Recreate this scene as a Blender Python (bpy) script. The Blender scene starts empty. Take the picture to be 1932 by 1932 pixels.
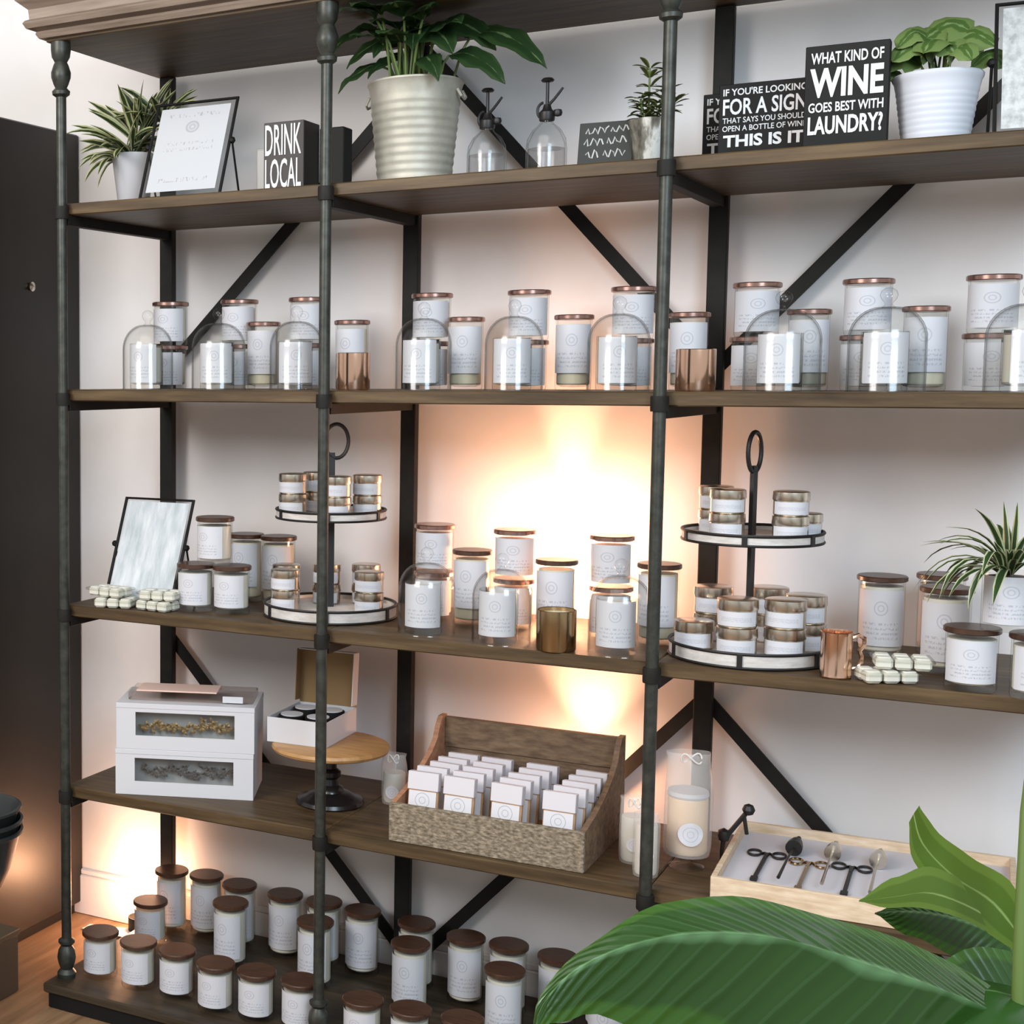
import bpy, math, random
from mathutils import Vector, Matrix, Euler
random.seed(7)
PI = math.pi
S = bpy.context.scene
COL = S.collection

# ------------------------------------------------------------------ camera
cam_d = bpy.data.cameras.new('camera')
cam_d.sensor_width = 36.0
cam_d.sensor_fit = 'HORIZONTAL'
cam_d.lens = 36.0 * 2805.38 / 1932
cam_d.shift_x = 700.0 / 1932
cam_d.shift_y = -4.17 / 1932
cam_d.clip_start = 0.05
cam = bpy.data.objects.new('camera', cam_d)
COL.objects.link(cam)
yaw, pitch, roll = -0.5645, -0.0892, -0.0019
fw = Vector((math.sin(yaw) * math.cos(pitch), math.cos(yaw) * math.cos(pitch), math.sin(pitch)))
rt = Vector((math.cos(yaw), -math.sin(yaw), 0))
up = rt.cross(fw)
r2 = math.cos(roll) * rt + math.sin(roll) * up
u2 = -math.sin(roll) * rt + math.cos(roll) * up
m = Matrix((r2, u2, -fw)).transposed().to_4x4()
m.translation = Vector((2.1093, -2.9882, 1.5759))
cam.matrix_world = m
S.camera = cam

# ------------------------------------------------------------------ world, lights, exposure
w = bpy.data.worlds.new('world'); S.world = w; w.use_nodes = True
w.node_tree.nodes['Background'].inputs[0].default_value = (0.97, 0.97, 0.94, 1)
w.node_tree.nodes['Background'].inputs[1].default_value = 0.33
S.view_settings.view_transform = 'Standard'
S.view_settings.look = 'None'
S.view_settings.gamma = 1
S.view_settings.exposure = 0.90
S.view_settings.use_curve_mapping = False

def area(name, loc, target, sx, sy, power, col):
    d = bpy.data.lights.new(name, 'AREA'); d.shape = 'RECTANGLE'; d.size = sx; d.size_y = sy
    d.energy = power; d.color = col
    o = bpy.data.objects.new(name, d); COL.objects.link(o)
    o.location = loc
    o.rotation_euler = (Vector(target) - Vector(loc)).to_track_quat('-Z', 'Y').to_euler()
    return o
area('window_daylight', (-0.7, -3.9, 3.0), (1.1, 0.4, 1.5), 1.6, 1.5, 66, (1.0, 0.965, 0.94))
area('cool_fill_right', (3.6, -3.2, 2.9), (2.2, 0.5, 1.2), 1.4, 1.6, 64, (0.66, 0.84, 1.0))  # added unseen cool light, blued to cool the wall of the right bay
area('overhead_fill', (1.0, -2.2, 3.3), (1.0, -0.4, 1.0), 2.6, 2.2, 24, (1.0, 0.97, 0.93))  # added soft fill from above the front, not an actual fitting

def spot(name, loc, target, power, angle, col=(1.0, 0.52, 0.30), blend=0.7, r=0.012):
    d = bpy.data.lights.new(name, 'SPOT'); d.energy = power; d.spot_size = math.radians(angle)
    d.spot_blend = blend; d.color = col; d.shadow_soft_size = r
    o = bpy.data.objects.new(name, d); COL.objects.link(o); o.location = loc
    o.rotation_euler = (Vector(target) - Vector(loc)).to_track_quat('-Z', 'Y').to_euler()
    return o
def point(name, loc, power, col=(1.0, 0.50, 0.27), r=0.02):
    d = bpy.data.lights.new(name, 'POINT'); d.energy = power; d.color = col; d.shadow_soft_size = r
    o = bpy.data.objects.new(name, d); COL.objects.link(o); o.location = loc
    return o

# ------------------------------------------------------------------ materials
MATS = {}
def mat(name, col=(0.5, 0.5, 0.5), rough=0.5, metal=0.0, **k):
    if name in MATS: return MATS[name]
    mt = bpy.data.materials.new(name); mt.use_nodes = True
    b = mt.node_tree.nodes['Principled BSDF']
    b.inputs['Base Color'].default_value = (*col, 1)
    b.inputs['Roughness'].default_value = rough
    b.inputs['Metallic'].default_value = metal
    for kk, v in k.items(): b.inputs[kk.replace('_', ' ')].default_value = v
    MATS[name] = mt
    return mt
def N(nt, t, **k):
    n = nt.nodes.new(t)
    for kk, v in k.items(): setattr(n, kk, v)
    return n
def ramp(nt, stops):
    r = nt.nodes.new('ShaderNodeValToRGB')
    el = r.color_ramp.elements
    while len(el) > 1: el.remove(el[-1])
    el[0].position = stops[0][0]; el[0].color = (*stops[0][1], 1)
    for p, c in stops[1:]:
        e = el.new(p); e.color = (*c, 1)
    return r
def noisy(name, stops, scale=(1, 1, 1), ns=5.0, rough=0.5, metal=0.0, bump=0.0, detail=6, coord='Object', dist=0.0, bdist=0.004):
    """principled with a noise-driven colour"""
    if name in MATS: return MATS[name]
    mt = mat(name, (0.5, 0.5, 0.5), rough, metal); nt = mt.node_tree
    b = nt.nodes['Principled BSDF']
    tc = N(nt, 'ShaderNodeTexCoord'); mp = N(nt, 'ShaderNodeMapping'); mp.inputs['Scale'].default_value = scale
    nz = N(nt, 'ShaderNodeTexNoise'); nz.inputs['Scale'].default_value = ns; nz.inputs['Detail'].default_value = detail
    nz.inputs['Distortion'].default_value = dist; nz.inputs['Roughness'].default_value = 0.6
    nt.links.new(tc.outputs[coord], mp.inputs[0]); nt.links.new(mp.outputs[0], nz.inputs[0])
    r = ramp(nt, stops); nt.links.new(nz.outputs[0], r.inputs[0]); nt.links.new(r.outputs[0], b.inputs['Base Color'])
    if bump:
        bp = N(nt, 'ShaderNodeBump'); bp.inputs['Strength'].default_value = bump; bp.inputs['Distance'].default_value = bdist
        nt.links.new(nz.outputs[0], bp.inputs['Height']); nt.links.new(bp.outputs[0], b.inputs['Normal'])
    return mt
def glass(name, tint=(0.93, 0.96, 0.95), edge=(0.45, 0.50, 0.48), gloss=0.55):
    if name in MATS: return MATS[name]
    mt = bpy.data.materials.new(name); mt.use_nodes = True; nt = mt.node_tree; nt.nodes.clear()
    out = N(nt, 'ShaderNodeOutputMaterial'); mx = N(nt, 'ShaderNodeMixShader')
    tr = N(nt, 'ShaderNodeBsdfTransparent'); gl = N(nt, 'ShaderNodeBsdfGlossy'); gl.inputs['Roughness'].default_value = 0.13
    lw = N(nt, 'ShaderNodeLayerWeight'); lw.inputs['Blend'].default_value = 0.5
    p = N(nt, 'ShaderNodeMath', operation='POWER'); p.inputs[1].default_value = 6.0
    q = N(nt, 'ShaderNodeMath', operation='MULTIPLY_ADD'); q.inputs[1].default_value = gloss; q.inputs[2].default_value = 0.032
    c = N(nt, 'ShaderNodeMix', data_type='RGBA')
    c.inputs[6].default_value = (*tint, 1); c.inputs[7].default_value = (*edge, 1)
    nt.links.new(lw.outputs['Facing'], p.inputs[0]); nt.links.new(p.outputs[0], q.inputs[0])
    nt.links.new(p.outputs[0], c.inputs[0]); nt.links.new(c.outputs[2], tr.inputs[0])
    nt.links.new(q.outputs[0], mx.inputs[0]); nt.links.new(tr.outputs[0], mx.inputs[1]); nt.links.new(gl.outputs[0], mx.inputs[2])
    nt.links.new(mx.outputs[0], out.inputs[0])
    MATS[name] = mt
    return mt
def label_mat(name, base=(0.55, 0.545, 0.575), ink=(0.33, 0.33, 0.38), asp=1.0, cy=0.68, rad=0.12, lines=((0.10, 0.44),), density=0.5):
    """white paper label: thin ring emblem and rows of tiny print, from the label's UVs"""
    if name in MATS: return MATS[name]
    mt = mat(name, base, 0.6); nt = mt.node_tree; b = nt.nodes['Principled BSDF']
    tc = N(nt, 'ShaderNodeTexCoord'); sp = N(nt, 'ShaderNodeSeparateXYZ'); nt.links.new(tc.outputs['UV'], sp.inputs[0])
    def M(op, a, b_=None, c_=None):
        n = N(nt, 'ShaderNodeMath', operation=op)
        for i, v in enumerate((a, b_, c_)):
            if v is None: continue
            if isinstance(v, (int, float)): n.inputs[i].default_value = v
            else: nt.links.new(v, n.inputs[i])
        return n.outputs[0]
    x, y = sp.outputs[0], sp.outputs[1]
    dx = M('MULTIPLY', M('SUBTRACT', x, 0.5), asp); dy = M('SUBTRACT', y, cy)
    d = M('SQRT', M('ADD', M('MULTIPLY', dx, dx), M('MULTIPLY', dy, dy)))
    ring = M('LESS_THAN', M('ABSOLUTE', M('SUBTRACT', d, rad)), 0.011)
    core = M('LESS_THAN', M('ABSOLUTE', M('SUBTRACT', d, rad * 0.45)), 0.012)
    ink_m = M('MAXIMUM', M('MULTIPLY', ring, 0.6), M('MULTIPLY', core, 0.5))
    nz = N(nt, 'ShaderNodeTexNoise'); nz.inputs['Scale'].default_value = 1.0; nz.inputs['Detail'].default_value = 2
    mp = N(nt, 'ShaderNodeMapping'); mp.inputs['Scale'].default_value = (34, 16, 1)
    nt.links.new(tc.outputs['UV'], mp.inputs[0]); nt.links.new(mp.outputs[0], nz.inputs[0])
    wd = M('GREATER_THAN', nz.outputs[0], density)
    for lo, hi in lines:
        n_rows = max(1, round((hi - lo) / 0.085))
        fr = M('FRACT', M('MULTIPLY', M('SUBTRACT', y, lo), n_rows / (hi - lo)))
        row = M('MULTIPLY', M('LESS_THAN', M('ABSOLUTE', M('SUBTRACT', fr, 0.5)), 0.24), wd)
        row = M('MULTIPLY', row, M('MULTIPLY', M('GREATER_THAN', y, lo), M('LESS_THAN', y, hi)))
        row = M('MULTIPLY', row, M('LESS_THAN', M('ABSOLUTE', M('SUBTRACT', x, 0.5)), 0.36))
        ink_m = M('MAXIMUM', ink_m, M('MULTIPLY', row, 0.7))
    c = N(nt, 'ShaderNodeMix', data_type='RGBA'); c.inputs[6].default_value = (*base, 1); c.inputs[7].default_value = (*ink, 1)
    nt.links.new(ink_m, c.inputs[0]); nt.links.new(c.outputs[2], b.inputs['Base Color'])
    return mt
def leaf_mat(name, mid, margin, edge=0.30, vein=None, rough=0.42, nscale=30, veins=0.0, trans=0.25):
    """leaf colour across the blade (UV.x: 0 one margin, 0.5 midrib, 1 other margin) with vein bands along UV.y"""
    if name in MATS: return MATS[name]
    mt = mat(name, mid, rough); nt = mt.node_tree; b = nt.nodes['Principled BSDF']
    tc = N(nt, 'ShaderNodeTexCoord'); sp = N(nt, 'ShaderNodeSeparateXYZ'); nt.links.new(tc.outputs['UV'], sp.inputs[0])
    def M(op, a, b_=None):
        n = N(nt, 'ShaderNodeMath', operation=op)
        for i, v in enumerate((a, b_)):
            if v is None: continue
            if isinstance(v, (int, float)): n.inputs[i].default_value = v
            else: nt.links.new(v, n.inputs[i])
        return n.outputs[0]
    nz = N(nt, 'ShaderNodeTexNoise'); nz.inputs['Scale'].default_value = nscale; nz.inputs['Detail'].default_value = 3
    nt.links.new(tc.outputs['Object'], nz.inputs[0])
    a = M('MULTIPLY', M('ABSOLUTE', M('SUBTRACT', sp.outputs[0], 0.5)), 2.0)
    a2 = M('ADD', a, M('MULTIPLY', M('SUBTRACT', nz.outputs[0], 0.5), 0.5))
    r = ramp(nt, [(0.0, vein or mid), (0.07, mid), (max(0.1, 1 - edge - 0.08), mid), (1 - edge, margin)])
    nt.links.new(a2 if edge > 0.05 else a, r.inputs[0])
    res = r.outputs[0]
    if veins:
        wv = M('SINE', M('MULTIPLY', M('ADD', sp.outputs[1], M('MULTIPLY', a, -0.12)), 150))
        bp = N(nt, 'ShaderNodeBump'); bp.inputs['Strength'].default_value = 0.30; bp.inputs['Distance'].default_value = 0.002
        nt.links.new(wv, bp.inputs['Height']); nt.links.new(bp.outputs[0], b.inputs['Normal'])
        k = M('MULTIPLY', M('GREATER_THAN', wv, 0.90), veins)
        c = N(nt, 'ShaderNodeMix', data_type='RGBA'); nt.links.new(res, c.inputs[6])
        c.inputs[7].default_value = (*(vein or mid), 1); nt.links.new(k, c.inputs[0]); res = c.outputs[2]
    nt.links.new(res, b.inputs['Base Color'])
    if trans:
        out = nt.nodes['Material Output']; t = N(nt, 'ShaderNodeBsdfTranslucent'); mx = N(nt, 'ShaderNodeMixShader')
        mx.inputs[0].default_value = trans; nt.links.new(res, t.inputs[0])
        nt.links.new(b.outputs[0], mx.inputs[1]); nt.links.new(t.outputs[0], mx.inputs[2]); nt.links.new(mx.outputs[0], out.inputs[0])
    return mt

M_wall = noisy('wall_plaster', [(0.3, (0.70, 0.668, 0.655)), (0.7, (0.77, 0.737, 0.724))], (1, 1, 1), 3.0, 0.75, 0, 0.10, 8)
M_wood = noisy('shelf_wood', [(0.28, (0.034, 0.020, 0.009)), (0.5, (0.072, 0.044, 0.020)), (0.72, (0.125, 0.080, 0.038))], (1.2, 14, 14), 3.2, 0.48, 0, 0.12)
M_base = noisy('base_wood', [(0.3, (0.020, 0.014, 0.009)), (0.7, (0.060, 0.042, 0.025))], (1.2, 14, 14), 3.0, 0.45, 0, 0.15)
M_corn = noisy('cornice_wood', [(0.3, (0.12, 0.085, 0.060)), (0.7, (0.28, 0.215, 0.165))], (1.2, 14, 14), 3.0, 0.55, 0, 0.15)
M_floor = noisy('floor_wood', [(0.28, (0.13, 0.07, 0.033)), (0.7, (0.30, 0.18, 0.095))], (14, 1.2, 1), 2.0, 0.45, 0, 0.1)
M_iron = noisy('gunmetal', [(0.3, (0.024, 0.025, 0.020)), (0.7, (0.062, 0.063, 0.053))], (1, 1, 1), 40, 0.42, 0.45)
M_dark = noisy('dark_iron', [(0.3, (0.006, 0.0055, 0.0045)), (0.7, (0.014, 0.012, 0.009))], (1, 1, 1), 30, 0.62, 0.0)
M_dark.node_tree.nodes['Principled BSDF'].inputs['Specular IOR Level'].default_value = 0.25
M_black = mat('black_paint', (0.008, 0.0075, 0.007), 0.6, 0.0, Specular_IOR_Level=0.2)
M_wire = mat('black_wire', (0.012, 0.010, 0.010), 0.45, 0.2)
M_cab = noisy('cabinet_black', [(0.3, (0.005, 0.0035, 0.002)), (0.7, (0.010, 0.007, 0.0035))], (1, 1, 1), 6, 0.40, 0)
M_white = mat('white_card', (0.56, 0.55, 0.57), 0.55)
M_wax = mat('cream_wax', (0.66, 0.60, 0.46), 0.5)
M_waxw = mat('pale_wax', (0.66, 0.63, 0.55), 0.5)
M_glass = glass('clear_glass', (0.985, 0.985, 0.975), (0.66, 0.65, 0.61), 0.35)
M_cloche = glass('cloche_glass', (0.985, 0.988, 0.985), (0.16, 0.17, 0.165), 0.45)
M_bronze = mat('bronze_lid', (0.34, 0.20, 0.165), 0.22, 0.85)
M_lidw = noisy('walnut_lid', [(0.3, (0.030, 0.013, 0.008)), (0.7, (0.085, 0.038, 0.020))], (1, 8, 1), 22, 0.33)
M_copper = mat('rose_gold', (0.80, 0.52, 0.38), 0.16, 1.0)
M_gold = mat('aged_gold', (0.42, 0.30, 0.17), 0.20, 1.0)
M_tin = mat('brushed_tin', (0.62, 0.56, 0.48), 0.26, 1.0)
M_lab = label_mat('jar_label')
M_laby = label_mat('tin_label', asp=3.2, cy=0.5, rad=0.001, lines=((0.30, 0.62),), density=0.45)
M_sheet = label_mat('printed_sheet', (0.46, 0.47, 0.49), (0.28, 0.28, 0.31), asp=0.72, cy=0.76, rad=0.06, lines=((0.08, 0.18), (0.46, 0.60), (0.86, 0.95)), density=0.56)
M_soil = noisy('soil', [(0.3, (0.02, 0.014, 0.009)), (0.7, (0.07, 0.045, 0.03))], (1, 1, 1), 60, 0.9, 0, 0.5)

M_cab.node_tree.nodes['Principled BSDF'].inputs['Specular IOR Level'].default_value = 0.36
M_wood.node_tree.nodes['Principled BSDF'].inputs['Specular IOR Level'].default_value = 0.28
M_base.node_tree.nodes['Principled BSDF'].inputs['Specular IOR Level'].default_value = 0.25
# ------------------------------------------------------------------ mesh building
class MB:
    def __init__(s): s.v = []; s.f = []; s.uv = {}; s.T = Matrix.Identity(4)
    def add(s, vs, fs, uvs=None):
        o = len(s.v); s.v += [tuple(s.T @ Vector(p)) for p in vs]
        for i, f in enumerate(fs):
            s.f.append([o + k for k in f])
            if uvs: s.uv[len(s.f) - 1] = [uvs[k] for k in f]
        return s
    def box(s, a, b, bev=0.0):
        x0, y0, z0 = a; x1, y1, z1 = b
        if bev <= 0:
            vs = [(x0, y0, z0), (x1, y0, z0), (x1, y1, z0), (x0, y1, z0), (x0, y0, z1), (x1, y0, z1), (x1, y1, z1), (x0, y1, z1)]
            return s.add(vs, [(3, 2, 1, 0), (4, 5, 6, 7), (0, 1, 5, 4), (1, 2, 6, 5), (2, 3, 7, 6), (3, 0, 4, 7)])
        e = bev
        def ring(x0, y0, x1, y1, z, c):
            return [(x0 + c, y0, z), (x1 - c, y0, z), (x1, y0 + c, z), (x1, y1 - c, z), (x1 - c, y1, z), (x0 + c, y1, z), (x0, y1 - c, z), (x0, y0 + c, z)]
        R = [ring(x0 + e, y0 + e, x1 - e, y1 - e, z0, e * .5), ring(x0, y0, x1, y1, z0 + e, e), ring(x0, y0, x1, y1, z1 - e, e), ring(x0 + e, y0 + e, x1 - e, y1 - e, z1, e * .5)]
        vs = sum(R, []); fs = [tuple(reversed(range(8))), tuple(24 + i for i in range(8))]
        for k in range(3):
            for i in range(8):
                j = (i + 1) % 8; fs.append((k * 8 + i, k * 8 + j, k * 8 + 8 + j, k * 8 + 8 + i))
        return s.add(vs, fs)
    def lathe(s, prof, seg=32, c=(0, 0, 0), sx=1.0, sy=1.0):
        vs = []; fs = []; n = len(prof)
        for r, z in prof:
            for i in range(seg):
                a = 2 * PI * i / seg; vs.append((c[0] + r * sx * math.cos(a), c[1] + r * sy * math.sin(a), c[2] + z))
        for k in range(n - 1):
            for i in range(seg):
                j = (i + 1) % seg; fs.append((k * seg + i, k * seg + j, (k + 1) * seg + j, (k + 1) * seg + i))
        if prof[0][0] > 1e-5: fs.append(tuple(reversed(range(seg))))
        if prof[-1][0] > 1e-5: fs.append(tuple((n - 1) * seg + i for i in range(seg)))
        return s.add(vs, fs)
    def open_lathe(s, prof, seg=32, c=(0, 0, 0)):
        vs = []; fs = []; n = len(prof)
        for r, z in prof:
            for i in range(seg):
                a = 2 * PI * i / seg; vs.append((c[0] + r * math.cos(a), c[1] + r * math.sin(a), c[2] + z))
        for k in range(n - 1):
            for i in range(seg):
                j = (i + 1) % seg; fs.append((k * seg + i, k * seg + j, (k + 1) * seg + j, (k + 1) * seg + i))
        return s.add(vs, fs)
    def tube(s, pts, r, seg=8, closed=False):
        P = [Vector(p) for p in pts]; n = len(P); vs = []; fs = []
        rr = r if isinstance(r, (list, tuple)) else [r] * n
        pn = None
        for k in range(n):
            t = (P[(k + 1) % n] - P[k - 1]) if closed else (P[min(k + 1, n - 1)] - P[max(k - 1, 0)])
            t.normalize()
            if pn is None:
                pn = t.cross(Vector((0, 0, 1)))
                if pn.length < 0.05: pn = t.cross(Vector((1, 0, 0)))
            pn = (pn - t * pn.dot(t)).normalized(); b = t.cross(pn)
            for i in range(seg):
                a = 2 * PI * i / seg; vs.append(tuple(P[k] + (pn * math.cos(a) + b * math.sin(a)) * rr[k]))
        for k in range(n if closed else n - 1):
            k2 = (k + 1) % n
            for i in range(seg):
                j = (i + 1) % seg; fs.append((k * seg + i, k * seg + j, k2 * seg + j, k2 * seg + i))
        if not closed: fs += [tuple(reversed(range(seg))), tuple((n - 1) * seg + i for i in range(seg))]
        return s.add(vs, fs)
    def bar(s, a, b, w_, t, upv=(0, 1, 0)):
        """flat bar from a to b, width w_, thickness t along upv"""
        a, b = Vector(a), Vector(b); d = (b - a).normalized(); u = Vector(upv); u = (u - d * u.dot(d)).normalized(); q = d.cross(u)
        vs = []
        for p in (a, b):
            for sq, su in ((-1, -1), (1, -1), (1, 1), (-1, 1)): vs.append(tuple(p + q * sq * w_ / 2 + u * su * t / 2))
        return s.add(vs, [(3, 2, 1, 0), (4, 5, 6, 7), (0, 1, 5, 4), (1, 2, 6, 5), (2, 3, 7, 6), (3, 0, 4, 7)])
    def prism(s, poly, axis, a, b):
        """extrude a 2D polygon along an axis ('x' poly=(y,z); 'y' poly=(x,z); 'z' poly=(x,y))"""
        def P(p, t): return {'x': (t, p[0], p[1]), 'y': (p[0], t, p[1]), 'z': (p[0], p[1], t)}[axis]
        n = len(poly); vs = [P(p, a) for p in poly] + [P(p, b) for p in poly]
        fs = [tuple(reversed(range(n))), tuple(range(n, 2 * n))] + [(i, (i + 1) % n, n + (i + 1) % n, n + i) for i in range(n)]
        return s.add(vs, fs)
    def patch(s, r, z0, z1, a0, a1, seg=14, r2=None):
        """curved label on a cylinder, with UVs"""
        vs = []; uv = []; fs = []
        for i in range(seg + 1):
            a = a0 + (a1 - a0) * i / seg
            for k, (z, rr) in enumerate(((z0, r), (z1, r2 or r))):
                vs.append((rr * math.cos(a), rr * math.sin(a), z)); uv.append((i / seg, k))
        for i in range(seg): fs.append((2 * i, 2 * i + 2, 2 * i + 3, 2 * i + 1))
        return s.add(vs, fs, uv)
    def quad(s, a, b, c, d):
        return s.add([a, b, c, d], [(0, 1, 2, 3)], [(0, 0), (1, 0), (1, 1), (0, 1)])
    def leaf(s, mid, widths, side=None, fold=0.25, n=14, wave=0.0, near=None, far=None, drop=0.0, fr=1.0):
        """blade along a smooth midrib; UV.x across, UV.y along"""
        P = [Vector(p) for p in mid]
        def cr(t):
            k = t * (len(P) - 1); i = min(int(k), len(P) - 2); f = k - i
            p0 = P[max(i - 1, 0)]; p1 = P[i]; p2 = P[i + 1]; p3 = P[min(i + 2, len(P) - 1)]
            return 0.5 * ((2 * p1) + (p2 - p0) * f + (2 * p0 - 5 * p1 + 4 * p2 - p3) * f * f + (3 * p1 - p0 - 3 * p2 + p3) * f ** 3)
        def wd(t):
            k = t * (len(widths) - 1); i = min(int(k), len(widths) - 2); f = k - i
            f = f * f * (3 - 2 * f)
            return widths[i] * (1 - f) + widths[i + 1] * f
        vs = []; uv = []; fs = []
        cols = 7; ph = random.uniform(0, 6)
        for k in range(n + 1):
            t = k / n; p = cr(t); tg = (cr(min(t + .02, 1)) - cr(max(t - .02, 0)))
            if tg.length < 1e-9: tg = Vector((0, 0, 1))
            tg.normalize()
            if near is None:
                sd = tg.cross(Vector(side or (0, 0, 1)))
                if sd.length < 0.15: sd = tg.cross(Vector((0.7, 0.7, 0)))
                sd.normalize(); nr = sd.cross(tg).normalized()
                A = -sd + nr * fold; B = sd + nr * fold
            else: A = Vector(near); B = Vector(far)
            for c in range(cols):
                q = (c / (cols - 1)) * 2 - 1; wv = wave * math.sin(t * 17 + ph + c) * abs(q)
                off = (A * (-q) if q < 0 else B * (q * fr)) * wd(t)
                cv = Vector((0, 0, -drop * q * q * wd(t) + wv))
                vs.append(tuple(p + off + cv)); uv.append(((q + 1) / 2, t))
        for k in range(n):
            for c in range(cols - 1):
                a = k * cols + c; fs.append((a, a + 1, a + cols + 1, a + cols))
        return s.add(vs, fs, uv)
    def build(s, name, material, parent=None, smooth=True, angle=38):
        me = bpy.data.meshes.new(name); me.from_pydata(s.v, [], s.f)
        if s.uv:
            ul = me.uv_layers.new(name='UVMap'); d = ul.data
            for p in me.polygons:
                u = s.uv.get(p.index)
                if u:
                    for li, q in zip(p.loop_indices, u): d[li].uv = q
        me.materials.append(material)
        if smooth:
            me.shade_smooth(); me.set_sharp_from_angle(angle=math.radians(angle))
        me.update()
        o = bpy.data.objects.new(name, me); COL.objects.link(o)
        if parent: o.parent = parent
        return o

def tag(o, label, cat, group=None, kind=None):
    if label: o['label'] = label
    if cat: o['category'] = cat
    if group: o['group'] = group
    if kind: o['kind'] = kind
    return o
def thing(name, label, cat, loc=(0, 0, 0), rz=0.0, group=None, rot=None):
    o = bpy.data.objects.new(name, None); COL.objects.link(o); o.empty_display_size = 0.05
    o.location = loc; o.rotation_euler = rot or (0, 0, rz)
    return tag(o, label, cat, group)
def struct(o): o['kind'] = 'structure'; return o
def copy_tree(o, parent=None):
    c = o.copy(); COL.objects.link(c); c.parent = parent
    for ch in list(o.children): copy_tree(ch, c)
    return c
USED = set()
def place(proto, loc, rz=0.0, label=None, group=None, rot=None):
    o = proto if proto.name not in USED else copy_tree(proto)
    USED.add(proto.name)
    o.location = loc; o.rotation_euler = rot or (0, 0, rz)
    if label: o['label'] = label
    if group: o['group'] = group
    elif 'group' in o: del o['group']
    return o
def text_mb(body, w_, h_, thick=0.03, ext=0.0012, font_scale=1.0, shear=0.0):
    """lettering as geometry in the local x/z plane facing -y, fitted to w_ x h_, lower left at the origin"""
    cu = bpy.data.curves.new('lettering', 'FONT'); cu.body = body; cu.size = 1.0; cu.offset = thick; cu.shear = shear
    cu.resolution_u = 3
    ob = bpy.data.objects.new('lettering_source', cu); COL.objects.link(ob)
    dg = bpy.context.evaluated_depsgraph_get(); me = bpy.data.meshes.new_from_object(ob.evaluated_get(dg))
    vs = [v.co.copy() for v in me.vertices]; fs = [tuple(p.vertices) for p in me.polygons]
    x0 = min(v.x for v in vs); x1 = max(v.x for v in vs); y0 = min(v.y for v in vs); y1 = max(v.y for v in vs)
    out = [((v.x - x0) / (x1 - x0) * w_, -ext, (v.y - y0) / (y1 - y0) * h_) for v in vs]
    bpy.data.objects.remove(ob); bpy.data.curves.remove(cu); bpy.data.meshes.remove(me)
    return out, fs
def lettering(lines, parent, material, y=0.0, name='lettering'):
    """lines: (text, x, z, w, h, boldness)"""
    b = MB()
    for body, x, z, w_, h_, th in lines:
        vs, fs = text_mb(body, w_, h_, th)
        b.add([(p[0] + x, p[1] + y, p[2] + z) for p in vs], fs)
    return b.build(name, material, parent, smooth=False)

# ------------------------------------------------------------------ room
D = 0.482; WY = 0.530
ZS = {0: 2.38, 1: 1.994, 2: 1.545, 3: 1.012, 4: 0.553, 5: 0.065}
T = 0.028
struct(MB().box((-3.2, WY, 0), (4.4, WY + 0.12, 3.1)).build('wall_back', M_wall))
struct(MB().box((-3.32, -4.6, 0), (-3.2, WY + 0.12, 3.1)).build('wall_left', M_wall))
struct(MB().box((-3.32, -4.6, -0.05), (4.4, WY + 0.12, 0)).build('floor', M_floor))
bb = MB(); bb.box((-3.2, WY - 0.016, 0), (4.4, WY, 0.118), 0.003); bb.box((-3.2, WY - 0.011, 0.118), (4.4, WY, 0.135), 0.003)
struct(bb.build('baseboard_back', mat('white_trim', (0.74, 0.71, 0.70), 0.45)))

# ------------------------------------------------------------------ shelving unit
XP = [0.0, 0.70, 1.414, 2.125]
unit = thing('shelving_unit', 'tall three-bay wooden shelving unit with grey iron pipe posts against the white wall', 'shelf')
def turned(zb, zt):
    """profile for a pipe post with turned finials top and bottom"""
    p = [(0.023, zb), (0.024, zb + 0.012), (0.016, zb + 0.022), (0.021, zb + 0.036), (0.024, zb + 0.052), (0.021, zb + 0.070), (0.014, zb + 0.082), (0.021, zb + 0.090), (0.021, zb + 0.096), (0.0125, zb + 0.102)]
    q = [(0.0125, zt - 0.128), (0.021, zt - 0.122), (0.022, zt - 0.114), (0.014, zt - 0.106), (0.018, zt - 0.098), (0.0235, zt - 0.082), (0.024, zt - 0.070), (0.018, zt - 0.052), (0.015, zt - 0.046), (0.022, zt - 0.034), (0.024, zt - 0.018), (0.024, zt)]
    return p + q
for x in XP:
    MB().lathe(turned(0.065, 2.372), 20, (x, -0.012, 0)).build('front_post', M_iron, unit)
    MB().box((x - 0.020, D - 0.012, 0.066), (x + 0.020, D + 0.010, 2.372), 0.002).build('rear_post', M_dark, unit)
    for k in (1, 2, 3, 4):
        z = ZS[k] - T
        MB().box((x - 0.012, 0.0, z - 0.024), (x + 0.012, D - 0.012, z), 0.001).build('side_rail', M_dark, unit)
    for k in (1, 2, 3, 4):
        MB().lathe([(0.017, 0), (0.0175, 0.004), (0.0175, 0.026), (0.017, 0.030)], 18, (x, -0.012, ZS[k] - T - 0.01)).build('collar', M_dark, unit)
for b0, b1 in ((0, 1), (1, 2), (2, 3)):
    for k in (1, 2, 3, 4):
        xa = XP[b0] + (0.001 if b0 else -0.012); xb = XP[b1] - 0.001 + (0.012 if b1 == 3 else 0)
        MB().box((xa, 0.003, ZS[k] - T), (xb, D - 0.013, ZS[k]), 0.0025).build('shelf_board', M_wood, unit)
yb = D + 0.014
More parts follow.
